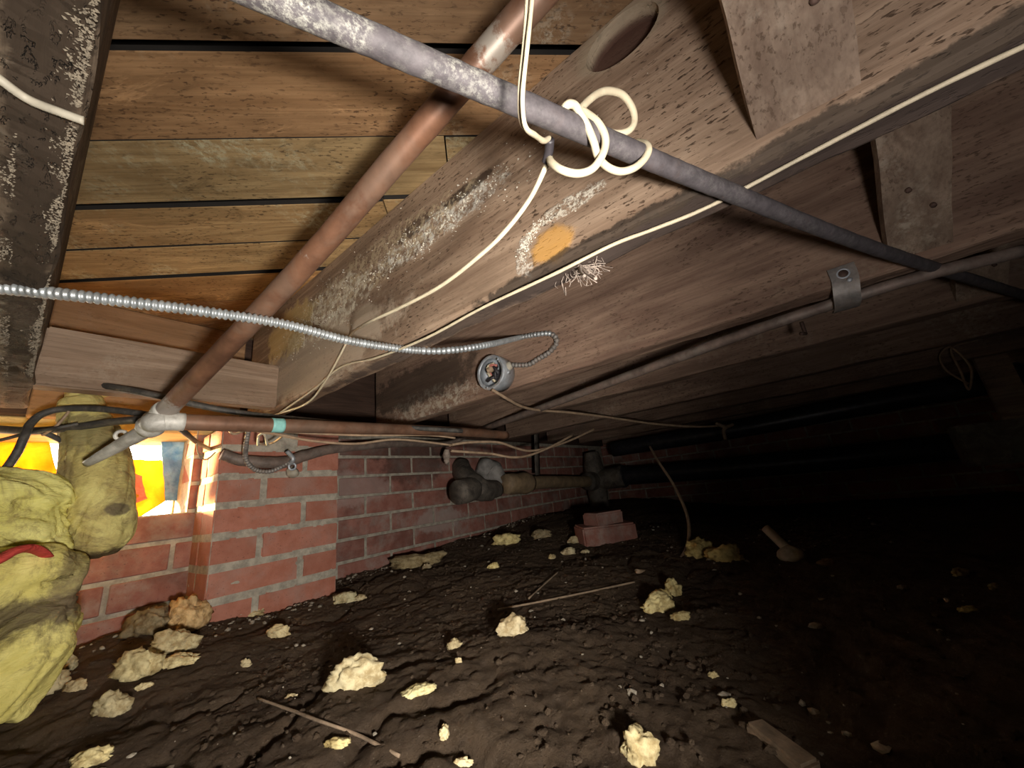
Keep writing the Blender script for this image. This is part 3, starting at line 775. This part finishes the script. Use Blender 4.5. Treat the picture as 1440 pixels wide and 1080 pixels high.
apts = [P(-90, 400, .36), P(0, 405, .385), P(100, 415, .40), P(200, 427, .425), P(300, 440, .455), P(400, 456, .50), P(500, 481, .58), P(590, 493, .655), P(640, 492, .70), P(690, 484, .78), PX(730, 475, .735), PX(758, 470, .752), PX(776, 470, .760), PX(783, 480, .762), PX(774, 494, .762), PX(755, 506, .761), PX(742, 513, .758), conn]
path = catmull(apts, 70)
def resample(path, step):
    out = [path[0]]; acc = 0
    for a, b in zip(path, path[1:]):
        d = (b - a).length
        while d > 0 and acc + d >= step:
            a = a.lerp(b, (step - acc) / d); d = (b - a).length; acc = 0; out.append(a)
        acc += d
    return out
path = resample(path, .0011)
L = [i * .0011 for i in range(len(path))]
nA = min(range(len(path)), key=lambda i: (path[i] - PX(776, 470, .760)).length)
def arm(pth, s0, mat):
    def f(i, s, a):
        q = s + s0; ph = q / .0060 if q < sJ else sJ / .0060 + (q - sJ) / .0098
        return 1 - .34 * (.5 + .5 * math.cos(2 * PI * ph)) ** 1.5
    return link('armour', mesh('armour', *sweep(pth, .0070, 12, f)), mat, ac)
sJ = .0011 * min(range(len(path)), key=lambda i: (path[i] - P(590, 493, .655)).length)
arm(path[:nA + 1], 0, M['galv']); arm(path[nA:], L[nA], M['dullgalv'])
tube('connector', [conn + Vector((0, -.004, .002)), conn + Vector((0, .006, -.002)), conn + Vector((0, .016, -.004))], radlist(13, [.009, .0115, .010]), M['pale'], jb, 12, 6)
tube('clamp_lug', [conn + Vector((-.004, .012, -.016)), conn + Vector((-.004, .004, -.022))], .006, M['zinc'], jb, 10, 4)

# ------------------------------------------------------------------ cords
def cord(label, pts, r, mat, n=10, seg=8, cat='cord', name='cord', **k):
    return tag(tube(name, pts, r, mat, None, seg, n, **k), label, cat)
cord('cream cable stapled along the bottom edge of the pale joist', [PZ(1500, 38, .2565), PZ(1440, 65, .2565), PZ(1300, 132, .2565), PZ(1150, 210, .2555), PZ(1000, 289, .2555), PZ(920, 322, .255), PZ(860, 345, .254), PX(780, 385, .361), PX(680, 432, .361), PX(600, 475, .361), PX(530, 503, .361), PX(480, 516, .361), PX(440, 548, .361), PX(395, 580, .359)],
     .0021, M['cream'], name='cable', disp=.0003)
# cord hanging from above, twisted round the steel pipe, then to the far end of the joist
def gpz(x, y, dz): return PZ(x, y, .247 + dz)
cord('cream cord hanging from the top to the steel pipe, then on to the pier', [P(752, -60, .20), P(748, 0, .20), P(741, 70, .20), P(735, 130, .205), P(736, 165, .21), P(741, 182, .218), P(752, 190, .235), P(764, 198, .262), P(773, 196, .28), P(774, 215, .29), P(765, 240, .295), P(745, 280, .31), P(715, 320, .325), P(680, 355, .35), P(620, 402, .40), P(560, 434, .46), P(515, 455, .53), PX(494, 470, .355), PX(478, 500, .358), PX(455, 540, .360), PX(430, 568, .360), PX(385, 584, .355)],
     radlist(211, [.0013, .0013, .0013, .0013, .0014, .0016, .0018, .002] + [.0021] * 14), M['cream'], disp=.0002)
cord('second strand of cream cord hanging beside the first at the top', [P(743, -60, .203), P(741, 0, .203), P(737, 60, .203), P(731, 120, .207), P(731, 160, .213), P(736, 178, .22), P(748, 187, .236)], .0012, M['cream'])
kn = empty('knotted_cord', PZ(835, 190, .236), 'cream cord knotted in three loose loops round the steel pipe', 'cord')
def kd(x, y, o): return P(x, y, (.2445 + (x - 700) * .000285) * 1.018 + o * (.72 if o < 0 else 1))
tube('cord_loop', [kd(795, 163, .006), kd(793, 154, -.012), kd(799, 147, -.020), kd(808, 148, -.020), kd(815, 158, -.020), kd(826, 178, -.021), kd(835, 200, -.021), kd(841, 220, -.016), kd(853, 234, -.010), kd(871, 241, -.013), kd(890, 237, -.018), kd(905, 225, -.020), kd(912, 211, -.019), kd(908, 203, -.010), kd(896, 200, .010)], .0029, M['cream'], kn, 10, 8)
tube('cord_loop', [kd(771, 217, .028), kd(775, 228, .010), kd(790, 239, -.004), kd(812, 244, -.012), kd(832, 238, -.018), kd(845, 222, -.024), kd(851, 205, -.025), kd(850, 189, -.025), kd(841, 173, -.022), kd(828, 162, -.014), kd(815, 155, -.004), kd(806, 158, .014)], .0029, M['cream'], kn, 10, 8)
tube('cord_loop', [kd(812, 158, -.010), kd(818, 151, -.006), kd(828, 141, 0), kd(842, 131, .004), kd(857, 128, .006), kd(876, 134, .008), kd(889, 152, .01), kd(892, 170, .012), kd(885, 183, .012), kd(869, 188, .014), kd(850, 185, .016)], .0029, M['cream'], kn, 10, 8)
tag(tube('dark_tape', [P(773, 196, .275), P(772, 212, .283), P(768, 228, .29)], .0036, M['blacktape'], None, 8, 6), 'dark taped splice on the cream cord just below the steel pipe', 'tape')
cord('blurry white cord crossing the mouldy joist at the left edge', [P(-60, 65, .20), P(0, 112, .21), P(40, 140, .22), P(85, 158, .225), P(118, 170, .23)], .0026, M['pale'])

# cables at the left, above the opening
cord('thick dark cable from the left edge passing behind the diagonal copper pipe', [P(-60, 528, 0.704), P(0, 531, 0.704), P(60, 535, 0.704), P(130, 540, 0.704), P(200, 552, 0.695), P(270, 568, 0.727), P(340, 581, 0.768), P(420, 590, 0.806), P(520, 598, 0.883), P(650, 606, 1.008)], .0062, M['blackcable'], name='cable')
cord('black cable running level along the top of the opening', [P(-60, 602, 0.686), P(0, 604, 0.686), P(50, 606, 0.686), P(110, 600, 0.686), P(160, 593, 0.686), P(196, 590, 0.660)], .0072, M['blackcable'], name='cable')
cord('black cable looping up then down across the left of the opening', [P(-40, 700, 0.581), P(0, 668, 0.598), P(22, 640, 0.607), P(34, 615, 0.616), P(42, 597, 0.634), P(60, 582, 0.651), P(90, 575, 0.669), P(140, 575, 0.678), P(200, 582, 0.686), P(230, 588, 0.704)], .0058, M['blackcable'], name='cable')
cord('thin dark cable sagging from the left edge under the level black cable', [P(-40, 625, 0.651), P(0, 619, 0.651), P(40, 609, 0.651), P(80, 602, 0.651), P(110, 596, 0.669)], .0032, M['blackcable'], name='cable')
cord('dark cable dipping across the yellow sleeve', [P(56, 606, 0.669), P(75, 614, 0.678), P(100, 626, 0.686), P(130, 633, 0.695), P(152, 633, 0.704)], .0045, M['blackcable'], name='cable')
cord('thin pale wire stub among the black cables', [P(60, 612, 0.660), P(78, 600, 0.660), P(92, 585, 0.669), P(97, 578, 0.669)], .0022, M['tan'], name='wire')
cord('grey strap-like cable from the copper joint to the pier corner', [P(249, 598, .72), P(262, 610, .76), P(280, 624, .9), P(306, 636, 1.05)], .0052, M['blackcable'], name='cable')
cord('thin wire curl against the sunlit pier side', [PY(283, 588, 1.1), PY(279, 605, 1.1), PY(277, 628, 1.1), PY(281, 642, 1.1), PY(291, 646, 1.1), PY(303, 636, 1.1)], .0016, M['tan'], name='wire')
cord('upper thin brown wire slung below the horizontal copper pipe', [P(320, 601, .80), P(328, 610, .80), P(342, 606, .80), P(352, 602, .8), P(400, 607, .83), P(500, 612, .9), P(600, 612, 1.0), P(640, 616, 1.05)], .0028, M['tan'], name='wire')
cord('lower thin brown wire slung below the horizontal copper pipe', [P(350, 604, .82), P(396, 612, .84), P(440, 620, .88), P(500, 624, .94), P(560, 618, 1.0), P(636, 626, 1.08)], .0032, M['tan'], name='wire')
cord('third thin wire, sagging to the pale staple', [P(398, 613, .86), P(385, 622, .88), P(372, 625, .9), P(362, 623, .9)], .0026, M['tan'], name='wire')
tag(tube('wire_staple', [P(363, 626, .86), P(364, 613, .85), P(372, 611, .85), P(376, 626, .86)], .0028, M['pale'], None, 8, 6), 'pale wire staple under the horizontal copper pipe', 'staple')
al = empty('cable_loop', PY(375, 660, 1.08), 'grey ribbed cable hanging in a loop on the front of the brick pier', 'cable')
pp = [PY(349, 606, 1.02), PY(346, 625, 1.04), PY(345, 640, 1.07), PY(349, 652, 1.08), PY(360, 661, 1.09), PY(378, 663, 1.09), PY(395, 657, 1.09), PY(409, 648, 1.09)]
link('armour', mesh('armour', *sweep(resample(catmull(pp, 46), .0013), .0062, 10, ribs(.007, .24))), M['dullgalv'], al)
torus('ground_ring', PY(411, 656, 1.085), (0, 1, 0), .0085, .003, M['zinc'], al)
tube('clamp', [PY(404, 635, 1.08), PY(412, 645, 1.07), PY(408, 652, 1.08)], .006, M['zinc'], al, 8, 6)
tag(tube('lint_tuft', [PY(406, 658, 1.14), PY(412, 664, 1.135), PY(417, 662, 1.14)], radlist(13, [.006, .016, .008]), M['pale'], None, 10, 6, disp=.006), 'pale lump of putty below the metal ring on the pier', 'putty')

# right hand wires
cord('thin cord from below the junction box along under the joists to the tied knot', [P(692, 548, .96), P(712, 560, 1.0), P(735, 572, 1.1), P(760, 577, 1.2), P(800, 580, 1.3), P(850, 586, 1.4), P(920, 596, 1.5), P(980, 600, 1.55), P(1022, 598, 1.6)], .0042, M['tan'])
tag(tube('string_knot', [P(1006, 595, 1.58), P(1020, 600, 1.57), P(1030, 597, 1.57), P(1018, 604, 1.56), P(1020, 618, 1.56)], .0075, M['stick'], None, 8, 6), 'small frayed knot of string on the upper black drain pipe', 'knot')
cord('upper of two loose wires dangling over the tan drain pipe', [P(632, 626, 1.12), P(660, 622, 1.15), P(700, 622, 1.2), P(725, 630, 1.25), P(745, 634, 1.3), P(770, 630, 1.35), P(800, 620, 1.45), P(835, 604, 1.55)], .0042, M['tan'], name='wire')
cord('lower of two loose wires dangling over the tan drain pipe', [P(634, 634, 1.12), P(662, 636, 1.15), P(690, 638, 1.2), P(720, 643, 1.22), P(745, 640, 1.28), P(775, 628, 1.35), P(805, 612, 1.45)], .0042, M['tan'], name='wire')
tag(tube('rag_tuft', [PY(628, 632, 1.12), PY(628, 644, 1.13), PY(629, 654, 1.14)], radlist(13, [.008, .014, .012, .006]), M['lint'], None, 10, 6, disp=.008), 'little pale rag tuft hanging where the conduit meets the wires', 'rag')
g0 = G(896, 808)
cord('brown cable curving from the black drain down to the soil', [P(914, 628, 1.7), P(925, 648, 1.55), P(945, 678, 1.4), P(963, 715, 1.25), P(969, 745, 1.15), P(964, 775, 1.05), P(945, 795, .98), P(925, 804, .93), g0 + Vector((0, 0, .006))], .0052, M['tan'], name='cable')
tag(link('wire_coil', mesh('wire_coil', *sweep(catmull([PX(1362, 540, 1.9), PX(1330, 520, 1.9), PX(1322, 500, 1.9), PX(1335, 488, 1.9), PX(1352, 500, 1.9), PX(1366, 520, 1.9), PX(1362, 548, 1.9), PX(1350, 520, 1.88), PX(1338, 490, 1.9), PX(1375, 478, 1.9)], 8), .0035, 6)), M['tan']), 'loop of thin wire hanging in the dark by the slanting board', 'wire')

# lint on the joist edge near the orange patch
vs = []; fs = []
base = PX(815, 372, .40)
parts = []
for i in range(110):
    a = base + Vector((random.gauss(-.002, .003), random.gauss(0, .010), random.gauss(0, .004)))
    b = a + Vector((random.gauss(-.002, .004), random.gauss(-.004, .008), random.gauss(-.010, .006)))
    c = b + Vector((random.gauss(0, .006), random.gauss(-.004, .008), random.gauss(-.004, .006)))
    parts.append(sweep(catmull([a, b, c], 5), random.uniform(.0002, .0007), 4))
for x, y in ((838, 392), (822, 388)):
    t = P(x, y, .40); parts.append(sweep(catmull([base, base.lerp(t, .6) + Vector((0, .002, -.001)), t], 6), radlist(13, [.003, .002, .0012, .0018]), 6))
tag(link('lint_tuft', mesh('lint_tuft', *join(*parts)), M['lint']), 'wisp of grey lint caught on the joist edge beside the orange patch', 'lint')

# ------------------------------------------------------------------ debris on the ground
def blob(name, c, dims, yaw, label, tint=(1, 1, 1), mat=None, cat='foam', group=None, lump=.28, sub=4, sink=.25, tilt=0, seed=None):
    bm = bmesh.new(); bmesh.ops.create_icosphere(bm, subdivisions=sub, radius=1)
    sd = seed if seed is not None else random.uniform(0, 99)
    for v in bm.verts:
        p = v.co.copy(); q = p + Vector((sd, sd * .7, 1))
        f = 1 + lump * 1.3 * noise.noise(q * 1.3) + lump * .9 * noise.noise(q * 3.1) + lump * .7 * noise.noise(q * 7) + lump * .45 * noise.noise(q * 15)
        v.co = Vector((p.x * dims[0], p.y * dims[1], p.z * dims[2])) * f
        if v.co.z < -dims[2] * .55: v.co.z = -dims[2] * .55
    me = bpy.data.meshes.new(name); bm.to_mesh(me); bm.free()
    me.polygons.foreach_set('use_smooth', [True] * len(me.polygons))
    o = link(name, me, mat or M['foam'], None, tint)
    o.location = Vector(c) + Vector((0, 0, dims[2] * (.55 - sink))); o.rotation_euler = (tilt, 0, yaw)
    tag(o, label, cat, group); return o
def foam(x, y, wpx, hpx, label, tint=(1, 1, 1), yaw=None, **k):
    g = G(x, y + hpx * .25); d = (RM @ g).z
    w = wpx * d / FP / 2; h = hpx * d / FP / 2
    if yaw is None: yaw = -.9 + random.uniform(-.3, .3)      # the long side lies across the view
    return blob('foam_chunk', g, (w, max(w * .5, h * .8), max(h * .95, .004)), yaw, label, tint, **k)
FG = 'pieces of old foam on the soil'
F = [
 (500, 952, 72, 48, 'large pale pitted foam chunk lying in a hollow in the lower middle', (.95, .92, .8)),
 (588, 971, 44, 15, 'small flat pale foam piece right of the large pitted chunk', (1.1, 1.1, .85)),
 (902, 1050, 50, 52, 'pale foam chunk with a pointed tip at the bottom edge', (.95, .9, .72)),
 (722, 882, 40, 34, 'rounded tan foam chunk alone above the dark hollow', (.95, .9, .8)),
 (928, 852, 46, 30, 'biggest yellow foam chunk of the cluster near the brown cable end', (1.1, 1.05, .75)),
 (930, 836, 26, 16, 'smooth yellow foam lump behind the biggest of the cable end cluster', (.9, .85, .55)),
 (947, 829, 22, 24, 'upright yellow foam bit at the top of the cable end cluster', (.85, .8, .55)),
 (958, 867, 26, 14, 'small foam bit right of the cable end cluster', (.85, .78, .55)),
 (985, 773, 40, 30, 'left half of the broken yellow foam at the bend of the brown cable', (.95, .85, .5)),
 (1020, 780, 52, 30, 'right half of the broken yellow foam at the bend of the brown cable', (.95, .85, .5)),
 (712, 760, 38, 20, 'blocky pale foam piece at the foot of the wall under the tan pipe', (1.15, 1.1, .75)),
 (694, 796, 15, 10, 'tiny pale foam piece in front of the blocky one by the wall', (1.1, 1.05, .7)),
 (392, 889, 34, 20, 'pale foam chunk on the soil in front of the pier', (1, .95, .8)),
 (484, 842, 30, 18, 'larger of two grey foam bits at the right corner of the pier', (.8, .8, .7)),
 (506, 841, 20, 9, 'smaller oval foam bit at the right corner of the pier', (.9, .85, .75)),
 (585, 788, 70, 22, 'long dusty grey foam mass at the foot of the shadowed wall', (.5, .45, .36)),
 (262, 866, 40, 56, 'tall orange-lit foam lump leaning in the corner left of the pier', (1.1, .85, .6)),  # orange daylight is put into this tint
 (240, 905, 62, 40, 'pale crumbly foam in front of the orange-lit lump', (.9, .85, .7)),
 (190, 938, 62, 44, 'crumbly foam mound second from the yellow trousers', (.95, .9, .7)),
 (250, 931, 52, 16, 'flat pale foam piece right of the crumbly mound', (1.05, 1, .8)),
 (203, 966, 22, 10, 'small foam crumb below the crumbly mound', (1, .95, .8)),
 (84, 937, 34, 32, 'upper pale stone-like lump touching the yellow trousers', (.75, .75, .66)),
 (62, 965, 52, 34, 'lower greyish stone-like lump touching the yellow trousers', (.7, .66, .56)),
 (105, 966, 32, 20, 'tan lump just right of the two stone-like lumps', (.85, .78, .66)),
 (155, 996, 44, 34, 'ragged grey foam piece with a hole near the bottom left', (.7, .66, .55)),
 (130, 1066, 48, 24, 'flat yellowish foam piece at the bottom left', (1, .95, .7)),
 (350, 862, 44, 14, 'dusty pale crumb row along the base of the pier', (.85, .8, .66)),
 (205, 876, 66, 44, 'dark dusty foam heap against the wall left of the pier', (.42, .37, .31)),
 (1026, 989, 20, 13, 'small pale oval foam bit in the dim soil at right of centre', (.9, .85, .65)),
 (1004, 952, 14, 7, 'tiny pale foam bit above the oval one in the dim soil', (.9, .85, .65)),
 (800, 776, 20, 12, 'small white crumb left of the loose bricks', (.9, .87, .78)),
 (823, 776, 12, 7, 'tiny white crumb in front of the loose bricks', (.9, .87, .78)),
 (776, 783, 10, 8, 'tiny pale crumb on the open soil left of the loose bricks', (.9, .85, .7)),
 (762, 752, 26, 16, 'dusty crumb pile right of the blocky foam piece', (.5, .46, .4)),
 (808, 760, 18, 12, 'pale crumb touching the loose bricks', (.8, .76, .66)),
 (650, 1075, 26, 14, 'pale foam bit cut by the bottom edge left of centre', (1, .95, .8)),
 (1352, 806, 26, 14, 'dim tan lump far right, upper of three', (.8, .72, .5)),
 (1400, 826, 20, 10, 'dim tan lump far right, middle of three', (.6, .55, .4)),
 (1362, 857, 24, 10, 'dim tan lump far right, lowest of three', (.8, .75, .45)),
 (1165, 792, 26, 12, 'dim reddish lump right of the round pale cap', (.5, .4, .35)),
 (638, 907, 20, 16, 'small tan foam bit on the edge of the dark hollow', (.8, .74, .6)),
 (645, 930, 10, 8, 'tiny round pale crumb below the hollow edge', (1, .95, .8)),
 (475, 1045, 34, 9, 'thin pale foam sliver beside the long stick', (.9, .85, .6)),
 (625, 1035, 12, 20, 'narrow pale sliver standing on the soil near the bottom middle', (1, .95, .8)),
 (600, 797, 14, 10, 'grey pebble at the foot of the shadowed wall', (.55, .5, .45)),
 (345, 935, 14, 12, 'small grey crumb left of the long stick top', (.8, .75, .65)),
 (410, 980, 16, 8, 'small pale crumb above the long stick', (.85, .8, .7)),
]
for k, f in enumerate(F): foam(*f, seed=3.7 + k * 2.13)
cap = blob('round_cap', G(1115, 788), (.028, .028, .022), 0, 'round pale cap at the foot of the leaning white tube', (.8, .76, .62), mat=M['pale'], cat='cap', lump=.08)
tA = G(1112, 782); tB = P(1076, 742, (RM @ tA).z * 1.06)
tag(tube('white_tube', [tB, tA + Vector((0, 0, .012))], .011, M['pale'], None, 12, 8, disp=.001), 'short pale tube leaning in the dark at the right of centre', 'tube')
# loose bricks
for (x, y, yaw, dz, lb, s) in ((853, 752, -.75, 0, 'loose dirty brick lying on the soil below the black tee', (.10, .05, .032)), (848, 728, -.35, .058, 'smaller broken brick lying on top of the other loose brick', (.062, .04, .022))):
    g = G(853, 760); d = 1
    o = link('loose_brick', box_mesh('loose_brick', (-s[0], -s[1], -s[2]), s, .006, 2, .003), M['brick_old']); tag(o, lb, 'brick')
    o.location = g + Vector((0, 0, s[2] * .8 + dz)); o.rotation_euler = (.03, .02, yaw)
# wood chip and sticks
g = G(1098, 1056); chip = link('wood_chip', box_mesh('wood_chip', (-.028, -.011, -.005), (.028, .011, .005), .0025, 2, .003), M['stick'])
chip.location = g + Vector((0, 0, .004)); chip.rotation_euler = (.05, .05, math.atan2(*(lambda d: (d.y, d.x))(G(1120, 1078) - G(1076, 1036)))); tag(chip, 'rough splintered wood chip at the bottom edge right of centre', 'wood chip')
def stick(label, pts, r, lift=.004):
    tag(tube('stick', [G(*p) + Vector((0, 0, lift)) for p in pts], r, M['stick'], None, 7, 8, disp=.0004), label, 'stick')
stick('long thin dry stick on the soil in the lower left middle', [(362, 988), (410, 1006), (450, 1022), (500, 1045), (562, 1082)], .0016)
stick('thin wire-like stick lying below the end of the brown cable', [(700, 862), (760, 850), (830, 835), (893, 822)], .002)
stick('thin twig slanting behind the rounded tan foam chunk', [(744, 846), (765, 825), (786, 806)], .0016)

# crumbs and clods nobody could count
def scatter(name, label, n, smin, smax, mat, fn, cat):
    ico = bmesh.new(); bmesh.ops.create_icosphere(ico, subdivisions=1, radius=1)
    iv = [v.co.copy() for v in ico.verts]; fi = [tuple(v.index for v in f.verts) for f in ico.faces]; ico.free()
    vs = []; fs = []
    for i in range(n):
        x, y = fn()
        if y > YB - .01 or (px0 < x < px1 and y > py0 - .005): continue
        s = smin + (smax - smin) * random.random() ** 3; z = H(x, y) + s * .3; o = len(vs); sd = random.random() * 50
        ex = Vector((random.uniform(.7, 1.4), random.uniform(.7, 1.4), random.uniform(.4, .9)))
        for v in iv:
            k = 1 + .5 * noise.noise(v * 1.5 + Vector((sd, 0, 0)))
            vs.append((x + v.x * s * k * ex.x, y + v.y * s * k * ex.y, z + v.z * s * k * ex.z))
        fs += [tuple(q + o for q in f) for f in fi]
    o = link(name, mesh(name, vs, fs, False), mat); tag(o, label, cat, kind='stuff'); return o
def reg():
    while True:
        x = random.uniform(-.1, 1.9); y = random.uniform(-.2, 1.3)
        if noise.noise(Vector((x * 4, y * 4, 3))) > random.uniform(-.5, .4): return x, y
scatter('soil_clods', 'loose dark soil clods and crumbs strewn over the ground', 9000, .0008, .0048, M['soil'], reg, 'soil')
def regw():
    if random.random() < .6:
        x = random.uniform(-.05, 1.9); return x, (1.31 if (x < .3 or x > .61) else 1.15) - abs(random.gauss(0, .05)) - .01
    return reg()
M['crumb'] = plain('pale_crumb', (.30, .26, .20), .95, 0, .4, 60, .4, .001)
scatter('pale_crumbs', 'tiny pale crumbs and grit along the foot of the walls', 1300, .0008, .006, M['crumb'], regw, 'grit')

# ------------------------------------------------------------------ person in the yellow suit
pe = empty('person', (-.1, 1.0, -.22), 'person in a dirty yellow suit with red trim crouching by the opening, forearm raised', 'person')
def cloth(name, chains, mat, vox=.0045, fold=.008, fs_=9, seed=1, along=(0, 0, 1), k=.4, parent=pe):
    dr = Vector(along).normalized()
    parts = []
    for pts, keys, flat in chains:
        path = catmull(pts, 10); parts.append(sweep(path, radlist(len(path), keys), 32, flat=flat))
    me = mesh(name, *join(*parts))
    o = bpy.data.objects.new(name, me); COL.objects.link(o)
    r = o.modifiers.new('r', 'REMESH'); r.mode = 'VOXEL'; r.voxel_size = vox
    s = o.modifiers.new('s', 'SMOOTH'); s.iterations = 8; s.factor = .6
    bpy.context.view_layer.update()
    m2 = bpy.data.meshes.new_from_object(o.evaluated_get(bpy.context.evaluated_depsgraph_get()))
    bpy.data.objects.remove(o)
    m2.name = name
    for v, nn in zip(m2.vertices, [n.vector.copy() for n in m2.vertex_normals]):
        p = v.co; q = (p - dr * p.dot(dr) * (1 - k)) * fs_
        q = q + Vector((noise.noise(q * .7), noise.noise(q * .7 + Vector((5, 0, 0))), noise.noise(q * .7 + Vector((0, 7, 0))))) * .8
        a = 1 - abs(noise.noise(q + Vector((seed, 0, 0)))) * 2.4; b = max(0, 1 - abs(noise.noise(q * 1.9 + Vector((0, seed, 0)))) * 3.6) ** 1.5; c = max(0, 1 - abs(noise.noise(q * 3.6 + Vector((0, 0, seed)))) * 3) ** 1.5
        v.co = p + nn * (fold * a * .8 - fold * .6 * b - fold * .22 * c)
    m2.polygons.foreach_set('use_smooth', [True] * len(m2.polygons))
    m2.materials.clear()
    return link(name, m2, mat, parent)
def Y(x, y, Yp): return PY(x, y, Yp)
# jacket: torso from outside the frame, skirt corner at the right
cloth('jacket', [
    ([(-.62, 1.0, .02), (-.45, 1.02, .03), (-.25, 1.02, .04), (-.1, 1.03, .045), (-.02, 1.03, .05)], [.13, .15, .12, .105, .085], .8),
    ([(-.12, 1.03, .05), Y(26, 712, 1.03), Y(48, 732, 1.02)], [.09, .072, .050], .8),
    ([Y(15, 722, 1.02), Y(50, 750, 1.0), Y(76, 768, .99), Y(94, 782, .985)], [.06, .042, .022, .006], .8)], M['yellow'], .0036, .008, 17, 3, (1, -.2, -.5), .3)
cloth('trousers', [
    ([(-.62, 1.0, -.12), (-.40, 1.0, -.11), (-.2, .99, -.10), Y(18, 818, .97), Y(62, 832, .96), Y(98, 822, .95), Y(112, 815, .95)], [.11, .105, .1, .060, .044, .018, .005], .9),
    ([Y(96, 832, .95), Y(72, 858, .95), Y(38, 905, .95), Y(0, 950, .95), Y(-40, 1000, .95)], [.016, .044, .062, .07, .075], .8),
    ([(-.1, .97, -.13), (-.06, .95, -.2), (-.05, .95, -.25)], [.08, .075, .07], .9)], M['yellow2'], .0036, .007, 15, 6, (1, 0, .9), .25)
cloth('sleeve', [
    ([Y(112, 560, 1.08), Y(118, 590, 1.08), Y(132, 625, 1.07), Y(137, 660, 1.06), Y(138, 700, 1.05), Y(140, 735, 1.04), Y(141, 765, 1.03), Y(142, 782, 1.03)], [.030, .036, .049, .054, .056, .054, .043, .022], .9),
    ([Y(140, 740, 1.05), Y(110, 730, 1.13), Y(60, 720, 1.16), Y(0, 715, 1.15)], [.04, .05, .055, .07], .9)], M['sleeve'], .0036, .0055, 13, 9, (.1, 0, 1), .35)
rim = [Y(-30, 800, .87), Y(0, 786, .875), Y(18, 776, .88), Y(38, 771, .89), Y(55, 775, .905), Y(70, 785, .925), Y(86, 796, .945)]
tube('red_trim', rim, radlist(61, [.012, .012, .0115, .010, .008, .006, .003]), M['red'], pe, 12, 10, flat=.5)
# gloved hand gripping above the blocking board, hidden behind it from the photograph
hb = Y(110, 552, 1.085)
hand = [(([hb + Vector((0, 0, -.03)), hb, hb + Vector((0, 0, .045))], [.022, .030, .034], .6))]
for k in range(4):
    o = hb + Vector((-.026 + k * .017, 0, .05)); hand.append(([o, o + Vector((0, -.004, .024 + .004 * (k in (1, 2)))), o + Vector((0, -.022, .038 + .004 * (k in (1, 2)))), o + Vector((0, -.034, .026))], [.009, .0088, .008, .007], 1))
hand.append(([hb + Vector((.028, 0, .0)), hb + Vector((.045, -.012, .022)), hb + Vector((.042, -.026, .042))], [.011, .010, .008], 1))
cloth('glove', hand, M['sleeve'], .003, .001, 14, 4)

# ------------------------------------------------------------------ outside the opening
def sheet(name, quad, mat, label, cat, nu=50, nv=40, amp=.02, sc=7, seed=0, lean=0):
    a, b, c, d = [Vector(q) for q in quad]; vs = []; fs = []
    for j in range(nv + 1):
        for i in range(nu + 1):
            u, v = i / nu, j / nv; p = a.lerp(b, u).lerp(d.lerp(c, u), v)
            q = p * sc + Vector((seed, 0, 0)); f = 1 - abs(noise.noise(q)) * 2; g = 1 - abs(noise.noise(q * 2.4)) * 2
            vs.append(p + Vector((.1, -1, .15)) * (amp * f + amp * .4 * g))
    for j in range(nv):
        for i in range(nu): k = j * (nu + 1) + i; fs.append((k, k + 1, k + nu + 2, k + nu + 1))
    o = link(name, mesh(name, vs, fs), mat); m = o.modifiers.new('t', 'SOLIDIFY'); m.thickness = .003
    tag(o, label, cat); return o
sheet('orange_cloth', [PY(-70, 625, 1.52), PY(60, 612, 1.52), PY(86, 720, 1.50), PY(-70, 730, 1.48)], M['orange'], 'bright orange cloth outside the left part of the opening', 'cloth', amp=.03, seed=2)
cl2 = []
sheet('orange_bag', [PY(176, 652, 1.50), PY(230, 650, 1.52), PY(256, 690, 1.50), PY(243, 735, 1.47), PY(176, 740, 1.46)][:3] + [PY(176, 740, 1.46)], M['orange'], 'crumpled orange bag outside the right part of the opening', 'bag', amp=.03, sc=9, seed=5)
sheet('blue_sheet', [PY(225, 612, 1.44), PY(264, 612, 1.44), PY(262, 705, 1.44), PY(231, 705, 1.44)], M['blue'], 'wrinkled blue sheet hanging at the right side of the opening', 'sheet', amp=.006, sc=30, seed=8)
sheet('coral_cloth', [PY(180, 664, 1.46), PY(196, 672, 1.46), PY(206, 702, 1.44), PY(180, 712, 1.435)], M['coral'], 'small coral red cloth between the sleeve and the crumpled orange bag', 'cloth', amp=.01, sc=14, seed=3, nu=20, nv=20)
og = link('ground_outside', box_mesh('ground_outside', (-3, 1.52, -.2), (4, 5, .0), 0), plain('pale_outdoor_ground', (.55, .5, .42), .9, 0, .2, 8, .2, .002)); tag(og, kind='structure'); og.name = 'floor_outside'
